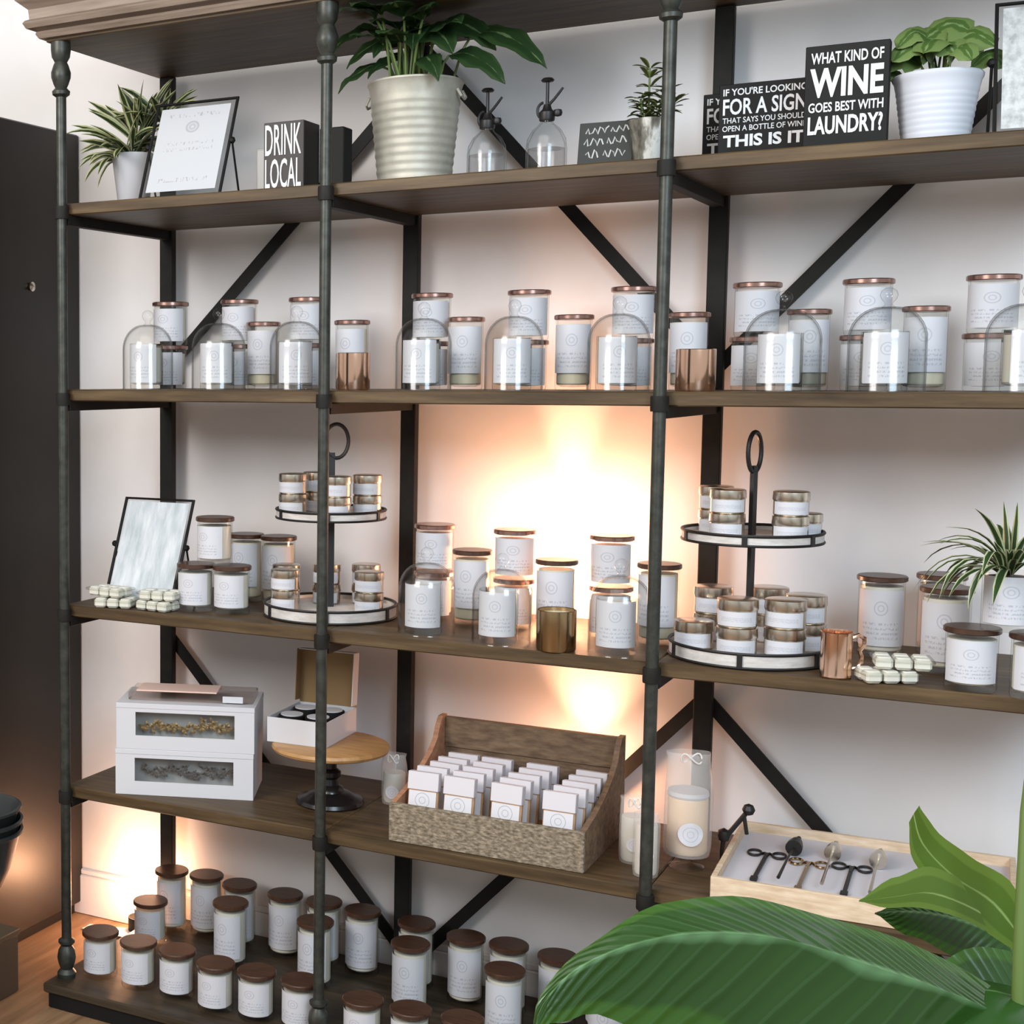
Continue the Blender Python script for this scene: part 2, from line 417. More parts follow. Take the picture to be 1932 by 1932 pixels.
for a, b_ in ((((0.0, 1.606)), (0.70, 2.30)), ((0.70, 2.385), (1.414, 1.59)), ((1.414, 1.59), (2.125, 2.34)),
              ((0.0, 0.86), (0.70, 0.10)), ((1.414, 0.85), (0.70, 0.06)), ((1.414, 0.85), (2.125, 0.10))):
    MB().bar((a[0], yb, a[1]), (b_[0], yb, b_[1]), 0.030, 0.006).build('cross_brace', M_dark, unit)
# cornice: board with stepped moulding along front and sides
cb = MB()
cb.box((-0.028, -0.034, 2.372), (2.155, D + 0.012, 2.392), 0.002)
cb.build('top_board', M_wood, unit)
pr = [(0.0, 0.0), (-0.012, 0.0), (-0.018, 0.010), (-0.016, 0.016), (-0.034, 0.022), (-0.040, 0.034), (-0.036, 0.040), (-0.028, 0.044), (-0.030, 0.066), (-0.052, 0.085), (-0.060, 0.100), (-0.060, 0.120), (0.0, 0.120)]
mo = MB()
def sweep(mb, prof, path):
    """mitred moulding; prof=(outward,z)"""
    vs = []; fs = []; n = len(prof)
    for (x, y, ox, oy) in path:
        for o_, z in prof: vs.append((x + ox * (-o_), y + oy * (-o_), z))
    for k in range(len(path) - 1):
        for i in range(n):
            j = (i + 1) % n; fs.append((k * n + i, k * n + j, (k + 1) * n + j, (k + 1) * n + i))
    fs += [tuple(range(n)), tuple(reversed(range((len(path) - 1) * n, len(path) * n)))]
    mb.add(vs, fs)
zc = 2.380
sweep(mo, [(a, zc + b) for a, b in pr], [(-0.028, D + 0.012, -1, 0), (-0.028, -0.034, -1, -1), (2.155, -0.034, 1, -1), (2.155, D + 0.012, 1, 0)])
mo.build('cornice_moulding', M_corn, unit)
# base plinth
bs = MB(); bs.box((-0.030, -0.075, 0.040), (2.17, D + 0.012, 0.065), 0.004); bs.build('base_board', M_base, unit)
bk = MB(); bk.box((-0.020, -0.066, 0.0), (2.16, D, 0.041), 0.003)
bk.build('base_plinth', M_black, unit)

# ------------------------------------------------------------------ black cabinet on the left
cab = thing('black_cabinet', 'tall glossy black cabinet standing left of the shelving unit', 'cabinet', (-0.322, -0.018, 0))
MB().box((-1.15, 0.0, 0.035), (0.0, 0.546, 2.255), 0.004).build('body', M_cab, cab)
MB().box((-1.13, 0.02, 0.0), (-0.02, 0.53, 0.0348)).build('base', M_black, cab)
MB().lathe([(0.0, 0.0), (0.011, 0.002), (0.013, 0.008), (0.0, 0.013)], 14).build('knob', M_tin, cab).matrix_local = Matrix.Translation((0.0, 0.31, 1.82)) @ Matrix.Rotation(PI / 2, 4, 'Y')

# ------------------------------------------------------------------ uplights
def uplight(loc, label, tgt, power, angle, core, spill, lift=0.0):
    t = thing('uplight', label, 'lamp', loc)
    h = MB().open_lathe([(0.0, 0.0), (0.030, 0.0), (0.032, 0.004), (0.032, 0.052), (0.029, 0.052), (0.029, 0.010), (0.0, 0.010)], 20); h.build('housing', M_black, t)
    b = MB().lathe([(0.0, 0.010), (0.012, 0.012), (0.021, 0.026), (0.024, 0.034), (0.0, 0.036)], 18)
    b.build('bulb', mat('warm_bulb', (1, 0.75, 0.5), 0.5, 0, Emission_Color=(1, 0.62, 0.34, 1), Emission_Strength=14.0), t)
    src = (loc[0], loc[1], loc[2] + 0.058)
    spot('uplight_beam', src, tgt, power, angle, blend=0.9)
    spot('uplight_core', src, core, power * 2.2, 26, blend=1.0)
    point('uplight_spill', (loc[0], loc[1], loc[2] + 0.075 + lift), spill)
uplight((1.090, 0.420, ZS[3] + 0.001), 'small black uplight behind the tall candle and gold cup on third shelf', (1.090, 0.480, 1.40), 8, 130, (1.090, 0.500, 1.45), 4.2)
uplight((1.152, 0.432, ZS[4] + 0.001), 'small black uplight hidden behind the rustic crate', (1.158, 0.500, 1.10), 12, 64, (1.156, 0.490, 1.25), 1.6)
uplight((-0.088, 0.470, 0.0), 'small black uplight on the floor left of the bottom shelf', (-0.040, 0.520, 0.80), 3.5, 95, (-0.040, 0.500, 1.20), 3.4, 0.05)

# ------------------------------------------------------------------ jar builders
def jar(name, label, r, h, lid_mat, wax=M_waxw, lab=(0.16, 0.90), span=1.15, big_base=0.012, lidr=1.10, cat='candle'):
    """candle jar: clear tumbler, wax, paper label facing -y, flat lid"""
    t = thing(name, label, cat)
    prof = [(0.0, 0.0), (r * 0.95, 0.0), (r, 0.004), (r, h), (r - 0.003, h), (r - 0.003, big_base), (r * 0.6, big_base - 0.003), (0.0, big_base - 0.004)]
    MB().open_lathe(prof, 30).build('glass', M_glass, t)
    wt = h - 0.010
    MB().lathe([(0.0, big_base + 0.0005), (r - 0.006, big_base + 0.001), (r - 0.0036, big_base + 0.004), (r - 0.0036, wt), (0.0, wt)], 26).build('wax', wax, t)
    MB().patch(r + 0.0007, h * lab[0], h * lab[1], -PI / 2 - span, -PI / 2 + span).build('label', M_lab, t)
    if lid_mat:
        R = r * lidr
        MB().lathe([(0.0, h + 0.0003), (R - 0.002, h + 0.0003), (R, h + 0.002), (R, h + 0.009), (R - 0.002, h + 0.011), (0.0, h + 0.011)], 32).build('lid', lid_mat, t)
    return t
def cup(name, label, r, h, m_):
    t = thing(name, label, 'cup')
    MB().open_lathe([(0.0, 0.0), (r * 0.96, 0.0), (r, 0.004), (r, h - 0.001), (r - 0.001, h), (r - 0.002, h - 0.001), (r - 0.002, 0.008), (0.0, 0.006)], 36).build('body', m_, t)
    MB().lathe([(0.0, 0.0065), (r - 0.003, 0.0082), (r - 0.003, h * 0.9), (0.0, h * 0.9)], 26).build('wax', M_wax, t)
    return t
def cloche():
    t = thing('glass_cloche', 'cloche', 'cloche')
    r = 0.0625; H = 0.160
    pr = [(r + 0.001, 0.0), (r, 0.003), (r, 0.098)]
    for k in range(1, 10):
        a = k / 9 * PI / 2; pr.append((0.012 + (r - 0.012) * math.cos(a), 0.098 + 0.060 * math.sin(a)))
    inner = [(max(a - 0.002, 0.0), b - (0.0 if b < 0.1 else 0.002)) for a, b in reversed(pr)]
    MB().open_lathe(pr + inner, 36).build('dome', M_cloche, t)
    MB().lathe([(0.011, 0.157), (0.006, 0.162), (0.007, 0.166), (0.012, 0.172), (0.0145, 0.180), (0.012, 0.188), (0.005, 0.193), (0.0, 0.194)], 18).build('knob', M_cloche, t)
    return t
P_short = jar('candle_jar', 'short', 0.0425, 0.103, M_lidw)
P_tall = jar('candle_jar', 'tall', 0.0425, 0.152, M_lidw)
P_sbr = jar('candle_jar', 'short', 0.043, 0.099, M_bronze, lab=(0.10, 0.93), span=1.3)
P_tbr = jar('candle_jar', 'tall', 0.0385, 0.152, M_bronze, M_wax, lab=(0.24, 0.93), span=1.25, big_base=0.010)
P_tdk = jar('candle_jar', 'tall', 0.041, 0.158, M_lidw, M_wax, lab=(0.24, 0.92), span=1.2, big_base=0.010)
P_in = jar('candle_jar', 'inner', 0.041, 0.112, None, lab=(0.14, 0.98), span=1.15, big_base=0.014)
P_cup = cup('metal_cup', 'cup', 0.038, 0.083, M_copper)
P_clo = cloche()
FACE = -0.45   # most labels turn a little towards the shop, which lies to the right
def fz(a=0.0): return a + random.uniform(-0.12, 0.12)
ORD = ['first', 'second', 'third', 'fourth', 'fifth', 'sixth', 'seventh', 'eighth', 'ninth']

# ---- bottom shelf candles
z5 = ZS[5] + 0.0006
front = [(0.065, 0.045), (0.182, 0.040), (0.293, 0.042), (0.413, 0.022), (0.518, 0.032), (0.630, 0.038), (0.796, 0.018), (0.907, 0.026), (1.022, 0.040)]
for i, (x, y) in enumerate(front):
    place(P_short, (x, y, z5), fz(0.05), 'short white-labelled candle with brown lid, %s from left in bottom shelf front row' % ORD[i], 'candles on the bottom shelf')
midr = [(0.055, 0.300), (0.308, 0.285), (0.551, 0.280)]
for i, (x, y) in enumerate(midr):
    place(P_short if i == 0 else P_tall, (x, y, z5), fz(0.05), '%s candle jar, %s from left in middle row of the bottom shelf' % ('short' if i == 0 else 'tall', ORD[i]), 'candles on the bottom shelf')
for i, (x, y, p_) in enumerate([(0.807, 0.270, P_tall), (1.050, 0.235, P_tall), (1.277, 0.265, P_tall)]):
    place(p_, (x, y, z5), fz(0.05), 'tall candle jar, %s from the middle post in middle row of bottom shelf' % ORD[i], 'candles on the bottom shelf')
backr = [(0.050, 0.418), (0.150, 0.436), (0.262, 0.418), (0.399, 0.416), (0.509, 0.420), (0.620, 0.412)]
for i, (x, y) in enumerate(backr):
    place(P_tall, (x, y, z5), fz(0.05), 'tall brown-lidded candle, %s from left in back row of bottom shelf left bay' % ORD[i], 'candles on the bottom shelf')
for i, (x, y) in enumerate([(0.768, 0.405), (0.905, 0.380), (1.009, 0.386), (1.129, 0.378), (1.236, 0.395), (1.372, 0.36), (1.40, 0.10)]):
    place(P_tall, (x, y, z5), fz(0.05), 'tall brown-lidded candle, %s from left in back row of bottom shelf centre bay' % ORD[i] if i < 6 else 'tall candle jar beside the right iron post on the bottom shelf', 'candles on the bottom shelf')

# ---- second shelf from top (eye level)
z2 = ZS[2] + 0.0006
BAY = {0: 'left bay', 1: 'centre bay', 2: 'right bay'}
def bay(x): return BAY[0 if x < 0.7 else 1 if x < 1.414 else 2]
clo = [(0.143, 0.150, 1.0), (0.344, 0.150, 1.04), (0.552, 0.150, 1.0), (0.865, 0.150, 0.98), (1.070, 0.150, 0.98), (1.291, 0.150, 1.0), (1.610, 0.125, 1.12), (1.792, 0.125, 1.08), (2.022, 0.125, 1.14)]
for i, (x, y, s_) in enumerate(clo):
    lb = '%s of eye-level shelf %s' % (['leftmost', 'middle', 'rightmost'][i % 3], bay(x))
    c = place(P_clo, (x, y, z2), 0.3 * i, 'clear glass cloche with knob, ' + lb, 'glass cloches on the eye-level shelf'); c.scale = (s_, s_, 1.0)
    place(P_in, (x - 0.004, y, z2), fz(0.1 + 0.2 * (i % 3)), 'white-labelled candle under glass cloche, ' + lb, 'candles under the cloches')
stk = [(0.115, 0.30), (0.316, 0.30), (0.505, 0.30), (0.822, 0.30), (1.050, 0.30), (1.278, 0.30), (1.527, 0.30), (1.734, 0.30), (1.950, 0.30)]
for i, (x, y) in enumerate(stk):
    pos = '%s stack of eye-level shelf %s' % (['left', 'middle', 'right'][i % 3], bay(x))
    place(P_sbr, (x, y, z2), fz(0.1), 'short bronze-lidded candle, lower of the ' + pos, 'stacked candles on the eye-level shelf')
    place(P_sbr, (x + 0.003, y, z2 + 0.1103), fz(0.1), 'short bronze-lidded candle, upper of the ' + pos, 'stacked candles on the eye-level shelf')
for x, y, lb in [(0.402, 0.27, 'tall bronze-lidded candle between second and third cloches, eye-level shelf left bay'),
                 (0.629, 0.29, 'tall bronze-lidded candle behind the rose gold cup by the second iron post'),
                 (0.918, 0.27, 'tall bronze-lidded candle right of the first cloche, eye-level shelf centre bay'),
                 (1.160, 0.28, 'tall bronze-lidded candle right of the second cloche, eye-level shelf centre bay'),
                 (1.397, 0.30, 'tall bronze-lidded candle behind the copper cup at the third iron post'),
                 (1.632, 0.29, 'tall bronze-lidded candle right of the first cloche, eye-level shelf right bay'),
                 (1.843, 0.27, 'tall bronze-lidded candle right of the second cloche, eye-level shelf right bay')]:
    place(P_tbr, (x, y, z2), fz(0.1), lb, 'tall candles on the eye-level shelf')
place(P_cup, (0.718, 0.10, z2), 0, 'shiny rose gold metal cup right of the second iron post on eye-level shelf')
place(P_cup, (1.455, 0.10, z2), 0, 'shiny rose gold metal cup right of the third iron post on eye-level shelf')

# ---- third shelf down
z3 = ZS[3] + 0.0006
P_gcup = cup('metal_cup', 'aged gold metal cup between two glass cloches on the third shelf', 0.040, 0.084, M_gold)
P_gcup.location = (1.209, 0.036, z3)
place(P_short, (0.308, 0.105, z3), fz(), 'white-labelled candle, bottom left of the three-jar pyramid by the picture frame')
place(P_short, (0.404, 0.112, z3), fz(), 'white-labelled candle, bottom right of the three-jar pyramid by the picture frame')
place(P_short, (0.357, 0.112, z3 + 0.1145), fz(-0.25), 'white-labelled candle on top of the three-jar pyramid by the picture frame')
place(P_tdk, (0.336, 0.31, z3), fz(), 'tall candle half hidden behind the three-jar pyramid on third shelf')
place(P_tdk, (0.430, 0.305, z3), fz(), 'tall candle between the three-jar pyramid and the left tiered stand')
for x, y, nm in ((0.905, 0.088, 'leftmost'), (1.083, 0.064, 'middle'), (1.330, 0.066, 'rightmost')):
    c = place(P_clo, (x, y, z3), 0, 'clear glass cloche with knob, %s of the three on third shelf' % nm, 'glass cloches on the third shelf')
    c.scale = (0.98, 0.98, 0.98) if nm != 'rightmost' else (1.0, 1.0, 1.0)
    place(P_in, (x - 0.008, y + 0.003, z3), fz(0.15), 'white-labelled candle under %s glass cloche of third shelf' % nm, 'candles under the cloches')
for x, y, nm in ((0.842, 0.296, 'left'), (1.040, 0.275, 'middle'), (1.259, 0.260, 'right')):
    for q, dz in (('lower', 0), ('upper', 0.1103)):
        place(P_sbr, (x, y, z3 + dz), fz(0.1), 'short lidded candle, %s of the %s stack on third shelf centre bay' % (q, nm), 'stacked candles on the third shelf')
place(P_tdk, (0.943, 0.270, z3), fz(), 'tall dark-lidded candle between left and middle cloches on third shelf')
place(P_tdk, (1.161, 0.190, z3), fz(), 'tall dark-lidded candle behind the aged gold cup on third shelf')
place(P_tdk, (1.366, 0.235, z3), fz(), 'tall dark-lidded candle behind third iron post on third shelf')
for (x, y), lb in zip(((1.782, 0.318), (1.882, 0.405), (1.905, 0.200)), ('tall brown-lidded candle behind the white wax melts on third shelf', 'tall candle furthest back between the two right-hand tall candles', 'tall brown-lidded candle left of the potted spider plant')):
    place(P_tall, (x, y, z3), fz(0.1), lb)
place(P_short, (1.958, 0.044, z3), fz(0.15), 'short candle under the spider plant jar, left of the pair on third shelf')
place(P_short, (2.062, 0.020, z3), fz(0.15), 'short candle at the far right end of the third shelf')

# mug
mg = thing('mug', 'shiny copper mug with curled handle beside the right tiered stand', 'mug', (1.738, -0.002 + 0.034, z3), 0.5)
MB().open_lathe([(0.0, 0.0), (0.0265, 0.0), (0.0285, 0.003), (0.0275, 0.010), (0.0275, 0.080), (0.029, 0.086), (0.027, 0.087), (0.0262, 0.080), (0.0262, 0.006), (0.0, 0.005)], 30).build('body', M_copper, mg)
MB().tube([(0.027, 0, 0.074), (0.040, 0, 0.080), (0.050, 0, 0.074), (0.050, 0, 0.060), (0.042, 0, 0.050), (0.046, 0, 0.040), (0.046, 0, 0.028), (0.038, 0, 0.018), (0.027, 0, 0.016)], 0.0042, 8).build('handle', M_copper, mg)

# ---- wax melts
def melt():
    t = thing('wax_melt', 'melt', 'wax melt')
    b = MB(); b.box((-0.052, -0.036, 0.012), (0.052, 0.036, 0.017), 0.002)
    b.build('tray', glass('clamshell', (0.9, 0.9, 0.88), (0.6, 0.6, 0.58), 0.7), t)
    w_ = MB()
    for i in range(3):
        for j in range(2):
            cx = (i - 1) * 0.032; cy = (j - 0.5) * 0.032
            w_.box((cx - 0.0145, cy - 0.0145, 0.0005), (cx + 0.0145, cy + 0.0145, 0.0185), 0.004)
    w_.build('cubes', mat('melt_wax', (0.62, 0.60, 0.52), 0.4), t)
    return t
P_melt = melt()
for (x, y, dz, rz), lb in zip([(0.118, 0.040, 0, 0.25), (0.096, 0.050, 0.0195, -0.1), (0.232, 0.052, 0, -0.12), (0.236, 0.060, 0.0195, 0.15), (1.822, 0.040, 0, 0.5), (1.846, 0.055, 0.0195, 0.22)],
                              ['lower cream wax melt block at the left end of third shelf', 'upper cream wax melt block at the left end of third shelf', 'lower cream wax melt block at the foot of the picture frame',
                               'upper cream wax melt block at the foot of the picture frame', 'lower cream wax melt block beside the copper mug', 'upper cream wax melt block beside the copper mug']):
    o = place(P_melt, (x, y, z3 + dz * 1.25), rz, lb, 'wax melts on the third shelf'); o.scale = (1.0, 1.0, 1.25)

# ---- picture frames
def framed(name, label, loc, rz, lean, w_, h_, sheet, inset=0.012, knobs=True, ink=None):
    t = thing(name, label, 'picture frame', loc, rot=(lean, 0, rz))
    f = MB(); q = 0.0045
    f.tube([(0, 0, 0), (w_, 0, 0), (w_, 0, h_), (0, 0, h_)], q, 6, closed=True); f.build('frame', M_black, t)
    MB().box((q, -0.001, q), (w_ - q, 0.001, h_ - q)).build('pane', glass('frame_glass', (0.94, 0.95, 0.95), (0.6, 0.6, 0.6), 0.5), t)
    g = MB(); g.quad((inset, -0.0022, inset), (w_ - inset, -0.0022, inset), (w_ - inset, -0.0022, h_ - inset), (inset, -0.0022, h_ - inset)); g.build('sheet', sheet, t, smooth=False)
    if knobs:
        for x in (-0.006, w_ + 0.006):
            MB().lathe([(0.0, -0.008), (0.006, -0.006), (0.0085, 0.0), (0.006, 0.006), (0.0, 0.008)], 12).build('wing_nut', M_black, t).location = (x, 0, h_ * 0.55)
    dz = h_ * 0.55
    for x in (-0.006, w_ + 0.006):
        yb_ = dz * math.cos(lean) * math.tan(0.30); 
        # foot on the shelf, expressed in the leaning frame's own axes
        wx, wy, wz = x, yb_ + (-math.sin(lean) * dz), 0.0
        ly = math.cos(lean) * wy + math.sin(lean) * wz; lz = -math.sin(lean) * wy + math.cos(lean) * wz
        MB().tube([(x, 0, dz), (wx, ly, lz)], 0.0028, 6).build('easel_leg', M_black, t)
    return t
framed('picture_frame', 'black metal frame holding a printed sheet, leaning at left end of third shelf', (0.056, 0.085, z3 + 0.005), 0.02, -0.40, 0.195, 0.272,
       noisy('frosted_sheet', [(0.35, (0.36, 0.40, 0.42)), (0.65, (0.58, 0.60, 0.62))], (3, 1, 0.6), 14, 0.3, coord='Object'), 0.008)
f1 = framed('picture_frame', 'black metal frame with printed notice in front of the striped plant, top shelf', (0.176, 0.062, ZS[1] + 0.0055), 0.03, -0.38, 0.215, 0.250, M_sheet, 0.014)
framed('picture_frame', 'large black metal frame at the right end of the top shelf', (1.952, 0.090, ZS[1] + 0.006), 0.10, -0.40, 0.20, 0.268,
       noisy('grey_print', [(0.35, (0.32, 0.33, 0.33)), (0.6, (0.52, 0.53, 0.53))], (4, 1, 3), 16, 0.3), 0.010)

# ---- tiered stands with tins
M_band = noisy('whitewashed_band', [(0.3, (0.44, 0.40, 0.37)), (0.7, (0.62, 0.59, 0.56))], (3, 3, 12), 10, 0.5)
def tiered(loc, rz, label, r1, r2, zt, rx_=0.0):
    t = thing('tiered_stand', label, 'stand', loc, rz)
    for r, z, h in ((r1, 0.0, 0.030), (r2, zt - 0.022, 0.022)):
        MB().open_lathe([(0.0, z + 0.004), (r - 0.002, z + 0.004), (r, z + 0.005), (r, z + h - 0.003), (r - 0.005, z + h - 0.003), (r - 0.005, z + h - 0.010), (0.0, z + h - 0.010)], 48).build('tray', M_band, t)
        rim = MB()
        for zz, rr in ((z + 0.003, 0.003), (z + h, 0.0032)):
            rim.tube([(r * math.cos(a), r * math.sin(a), zz) for a in [2 * PI * i / 48 for i in range(48)]], rr, 6, closed=True)
        for a in [2 * PI * i / 6 + 0.35 for i in range(6)]:
            c_, s_ = math.cos(a), math.sin(a)
            rim.bar((r * c_ * 1.01, r * s_ * 1.01, z + 0.002), (r * c_ * 1.01, r * s_ * 1.01, z + h), 0.010, 0.004, (c_, s_, 0))
        rim.build('rim', M_wire, t)
    MB().box((-0.0085, -0.004, 0.02), (0.0085, 0.004, 0.385)).build('pole', M_wire, t)
    MB().tube([(rx_ + 0.028 * math.cos(a), 0, 0.412 + 0.040 * math.sin(a)) for a in [2 * PI * i / 28 for i in range(28)]], 0.0045, 8, closed=True).build('ring_handle', M_wire, t)
    return t
tiered((0.620, 0.200, z3), 0.56, 'two-tier round stand with ring handle behind the second iron post', 0.155, 0.128, 0.252, 0.012)
tiered((1.560, 0.160, z3), 1.30, 'two-tier round stand with ring handle right of the third iron post', 0.150, 0.132, 0.256)
def tin(r, h):
    t = thing('candle_tin', 'tin', 'tin')
    MB().lathe([(0.0, 0.0), (r - 0.002, 0.0), (r, 0.002), (r, h * 0.66), (0.0, h * 0.66)], 28).build('body', M_tin, t)
    MB().lathe([(0.0, h * 0.62), (r + 0.001, h * 0.62), (r + 0.0018, h * 0.66), (r + 0.001, h * 0.97), (r - 0.002, h), (0.0, h)], 28).build('lid', M_tin, t)
    MB().patch(r + 0.0006, h * 0.07, h * 0.58, -PI / 2 - 1.15, -PI / 2 + 1.15).build('label', M_laby, t)
    return t
P_tin = tin(0.0325, 0.0475); P_tinb = tin(0.0370, 0.0555)
def tins(proto, cols, zt, h, what, grp):
    for x, y, n, nm in cols:
        for k in range(n):
            lv = '' if n == 1 else ('lower ' if k == 0 else 'upper ')
            place(proto, (x, y, zt + k * (h + 0.0003)), fz(0.1), lv + 'white-labelled silver tin, ' + nm + ' ' + what, grp)
zL1 = z3 + 0.0208; zL2 = z3 + 0.2405
tins(P_tin, [(0.552, 0.100, 2, 'left of front pair on'), (0.640, 0.095, 0, ''), (0.735, 0.165, 2, 'rightmost on'), (0.512, 0.185, 2, 'leftmost on'), (0.590, 0.245, 2, 'rear left on'), (0.672, 0.290, 2, 'rearmost on')], zL1, 0.0475, 'lower tier of the left stand', 'tins on the left stand')
tins(P_tin, [(0.538, 0.165, 2, 'left front on'), (0.562, 0.245, 2, 'left rear on'), (0.668, 0.128, 2, 'right front on'), (0.708, 0.210, 2, 'right rear on')], zL2, 0.0475, 'upper tier of the left stand', 'tins on the left stand')
zR1 = z3 + 0.0208; zR2 = z3 + 0.2445
tins(P_tinb, [(1.468, 0.098, 1, 'single front left on'), (1.556, 0.060, 2, 'front centre left on'), (1.638, 0.095, 2, 'front centre right on'), (1.662, 0.180, 2, 'rightmost on'), (1.480, 0.215, 2, 'rear left on'), (1.580, 0.258, 2, 'rear centre on')], zR1, 0.0555, 'lower tier of the right stand', 'tins on the right stand')
tins(P_tin, [(1.482, 0.200, 2, 'rear left on'), (1.520, 0.120, 2, 'front left on'), (1.636, 0.125, 2, 'right front on'), (1.650, 0.200, 1, 'right rear on')], zR2, 0.0475, 'upper tier of the right stand', 'tins on the right stand')

# ------------------------------------------------------------------ fourth shelf
z4 = ZS[4] + 0.0006
def bakery_box(loc, rz, label, inner):
    """white card box with a window in its front; local x along front, y back"""
    t = thing('gift_box', label, 'box', loc, rz, 'window boxes on the fourth shelf')
    W_, Dp, H = 0.340, 0.190, 0.113; x0, x1, a, b = 0.048, 0.292, 0.034, 0.092; th = 0.002
    m_ = MB()
    for bx in (((0, 0, 0), (x0, th, H)), ((x1, 0, 0), (W_, th, H)), ((x0, 0, 0), (x1, th, a)), ((x0, 0, b), (x1, th, H)),
               ((0, Dp - th, 0), (W_, Dp, H)), ((0, th, 0), (th, Dp - th, H)), ((W_ - th, th, 0), (W_, Dp - th, H)), ((th, th, 0), (W_ - th, Dp - th, th))):
        m_.box(*bx)
    m_.build('body', M_white, t, smooth=False)
    MB().box((-0.001, -0.001, H - 0.012), (W_ + 0.001, Dp + 0.001, H + 0.0006), 0.001).build('lid', M_white, t)
    MB().box((x0, 0.0004, a), (x1, 0.0012, b)).build('window', glass('acetate', (0.92, 0.93, 0.93), (0.6, 0.6, 0.6), 0.6), t)
    MB().box((x0 - 0.03, 0.045, th), (x1 + 0.03, 0.055, H - 0.02)).build('liner', mat('grey_liner', (0.42, 0.41, 0.40), 0.7), t)
    f = MB()
    for k in range(26):
        x = x0 + 0.02 + (x1 - x0 - 0.03) * k / 26 + random.uniform(-.004, .004); z = a + 0.012 + random.uniform(0, 0.022)
        for j in range(4):
            ang = random.uniform(0, 6.28); l_ = random.uniform(0.010, 0.018)
            f.leaf([(x, 0.030, z), (x + l_ * .5 * math.cos(ang), 0.024, z + l_ * .5 * math.sin(ang)), (x + l_ * math.cos(ang), 0.026, z + l_ * math.sin(ang))], [0.0016, 0.004, 0.0008], (0, 1, 0), 0.2, 4)
    f.build('contents', inner, t)
    return t
rz_box = math.atan2(0.123, 0.318)
bakery_box((0.1365, -0.004 + 0.012, z4), rz_box, 'white window box with grey leafy contents, lower of the two stacked', mat('grey_leafy', (0.09, 0.085, 0.08), 0.5))
bakery_box((0.1385, -0.003 + 0.012, z4 + 0.1142), rz_box, 'white window box with gold sprigs inside, upper of the two stacked', mat('gold_leafy', (0.30, 0.20, 0.09), 0.4, 0.4))
lidb = thing('clear_tray', 'clear plastic tray with white edge lying on the stacked window boxes', 'tray', (0.150, 0.045, z4 + 0.2290), rz_box)
MB().box((0.0, 0.0, 0.0), (0.31, 0.105, 0.022), 0.003).build('body', glass('plastic', (0.93, 0.90, 0.88), (0.7, 0.6, 0.55), 0.9), lidb)
MB().box((0.235, -0.002, 0.002), (0.285, 0.000, 0.018), 0.0006).build('tab', M_white, lidb)
MB().box((0.02, 0.002, 0.0222), (0.22, 0.09, 0.026), 0.001).build('card', mat('pink_card', (0.72, 0.50, 0.42), 0.5), lidb)

# cake stand
M_turn = mat('black_lacquer', (0.010, 0.009, 0.009), 0.22)
cs = thing('cake_stand', 'round wooden cake stand on a turned black pedestal', 'cake stand', (0.618, 0.215, z4))
MB().lathe([(0.0, 0.0), (0.078, 0.0), (0.082, 0.004), (0.078, 0.012), (0.060, 0.018), (0.050, 0.026), (0.034, 0.030), (0.030, 0.040), (0.020, 0.046), (0.018, 0.060), (0.026, 0.068), (0.026, 0.078), (0.016, 0.086), (0.015, 0.100), (0.022, 0.108), (0.024, 0.116), (0.018, 0.122), (0.020, 0.128)], 36).build('pedestal', M_turn, cs)
MB().lathe([(0.0, 0.128), (0.128, 0.128), (0.138, 0.132), (0.141, 0.138), (0.139, 0.145), (0.134, 0.147), (0.0, 0.147)], 56).build('plate', noisy('honey_wood', [(0.3, (0.32, 0.155, 0.05)), (0.7, (0.50, 0.28, 0.11))], (2, 12, 4), 6, 0.4), cs)
# open box on the cake stand
A = Vector((0.486, 0.176)); B = Vector((0.604, 0.132)); C_ = Vector((0.690, 0.300))
ux = (B - A); La = ux.length; rzb = math.atan2(ux.y, ux.x); Lb = 0.150
ob_ = thing('gift_box', 'open white box of round tealights with brown lid standing up, on cake stand', 'box', (0.482, 0.148, z4 + 0.1475), 0.05)
W_, Dp, H, th = 0.152, 0.195, 0.060, 0.002
m_ = MB()
for bx in (((0, 0, 0), (W_, th, H)), ((0, Dp - th, 0), (W_, Dp, H)), ((0, th, 0), (th, Dp - th, H)), ((W_ - th, th, 0), (W_, Dp - th, H)), ((th, th, 0), (W_ - th, Dp - th, th))): m_.box(*bx)
m_.build('body', M_white, ob_, smooth=False)
kraft = mat('kraft_inside', (0.24, 0.145, 0.060), 0.75)
ld = MB(); ld.T = Matrix.Translation((0, Dp, H)) @ Matrix.Rotation(-0.10, 4, 'X')
ld.box((0, 0, 0), (W_, 0.002, 0.135)); ld.build('lid', kraft, ob_, smooth=False)
lf = MB(); lf.T = ld.T
lf.box((W_ - 0.001, -0.034, 0.006), (W_ + 0.001, 0.0, 0.135)); lf.box((0.004, -0.030, 0.134), (W_, 0.0, 0.136)); lf.build('lid_flap', M_white, ob_, smooth=False)
lf2 = MB(); lf2.T = ld.T
lf2.box((-0.001, -0.030, 0.006), (0.001, 0.0, 0.135)); lf2.build('lid_flap', kraft, ob_, smooth=False)
P_tl = thing('tealight', 'tealight', 'candle')
MB().lathe([(0.0, 0.0), (0.031, 0.0), (0.032, 0.002), (0.032, 0.056), (0.030, 0.057), (0.0, 0.057)], 24).build('cup', M_black, P_tl)
MB().lathe([(0.0, 0.0572), (0.027, 0.0572), (0.027, 0.0595), (0.0, 0.0600)], 24).build('wax', M_white, P_tl)
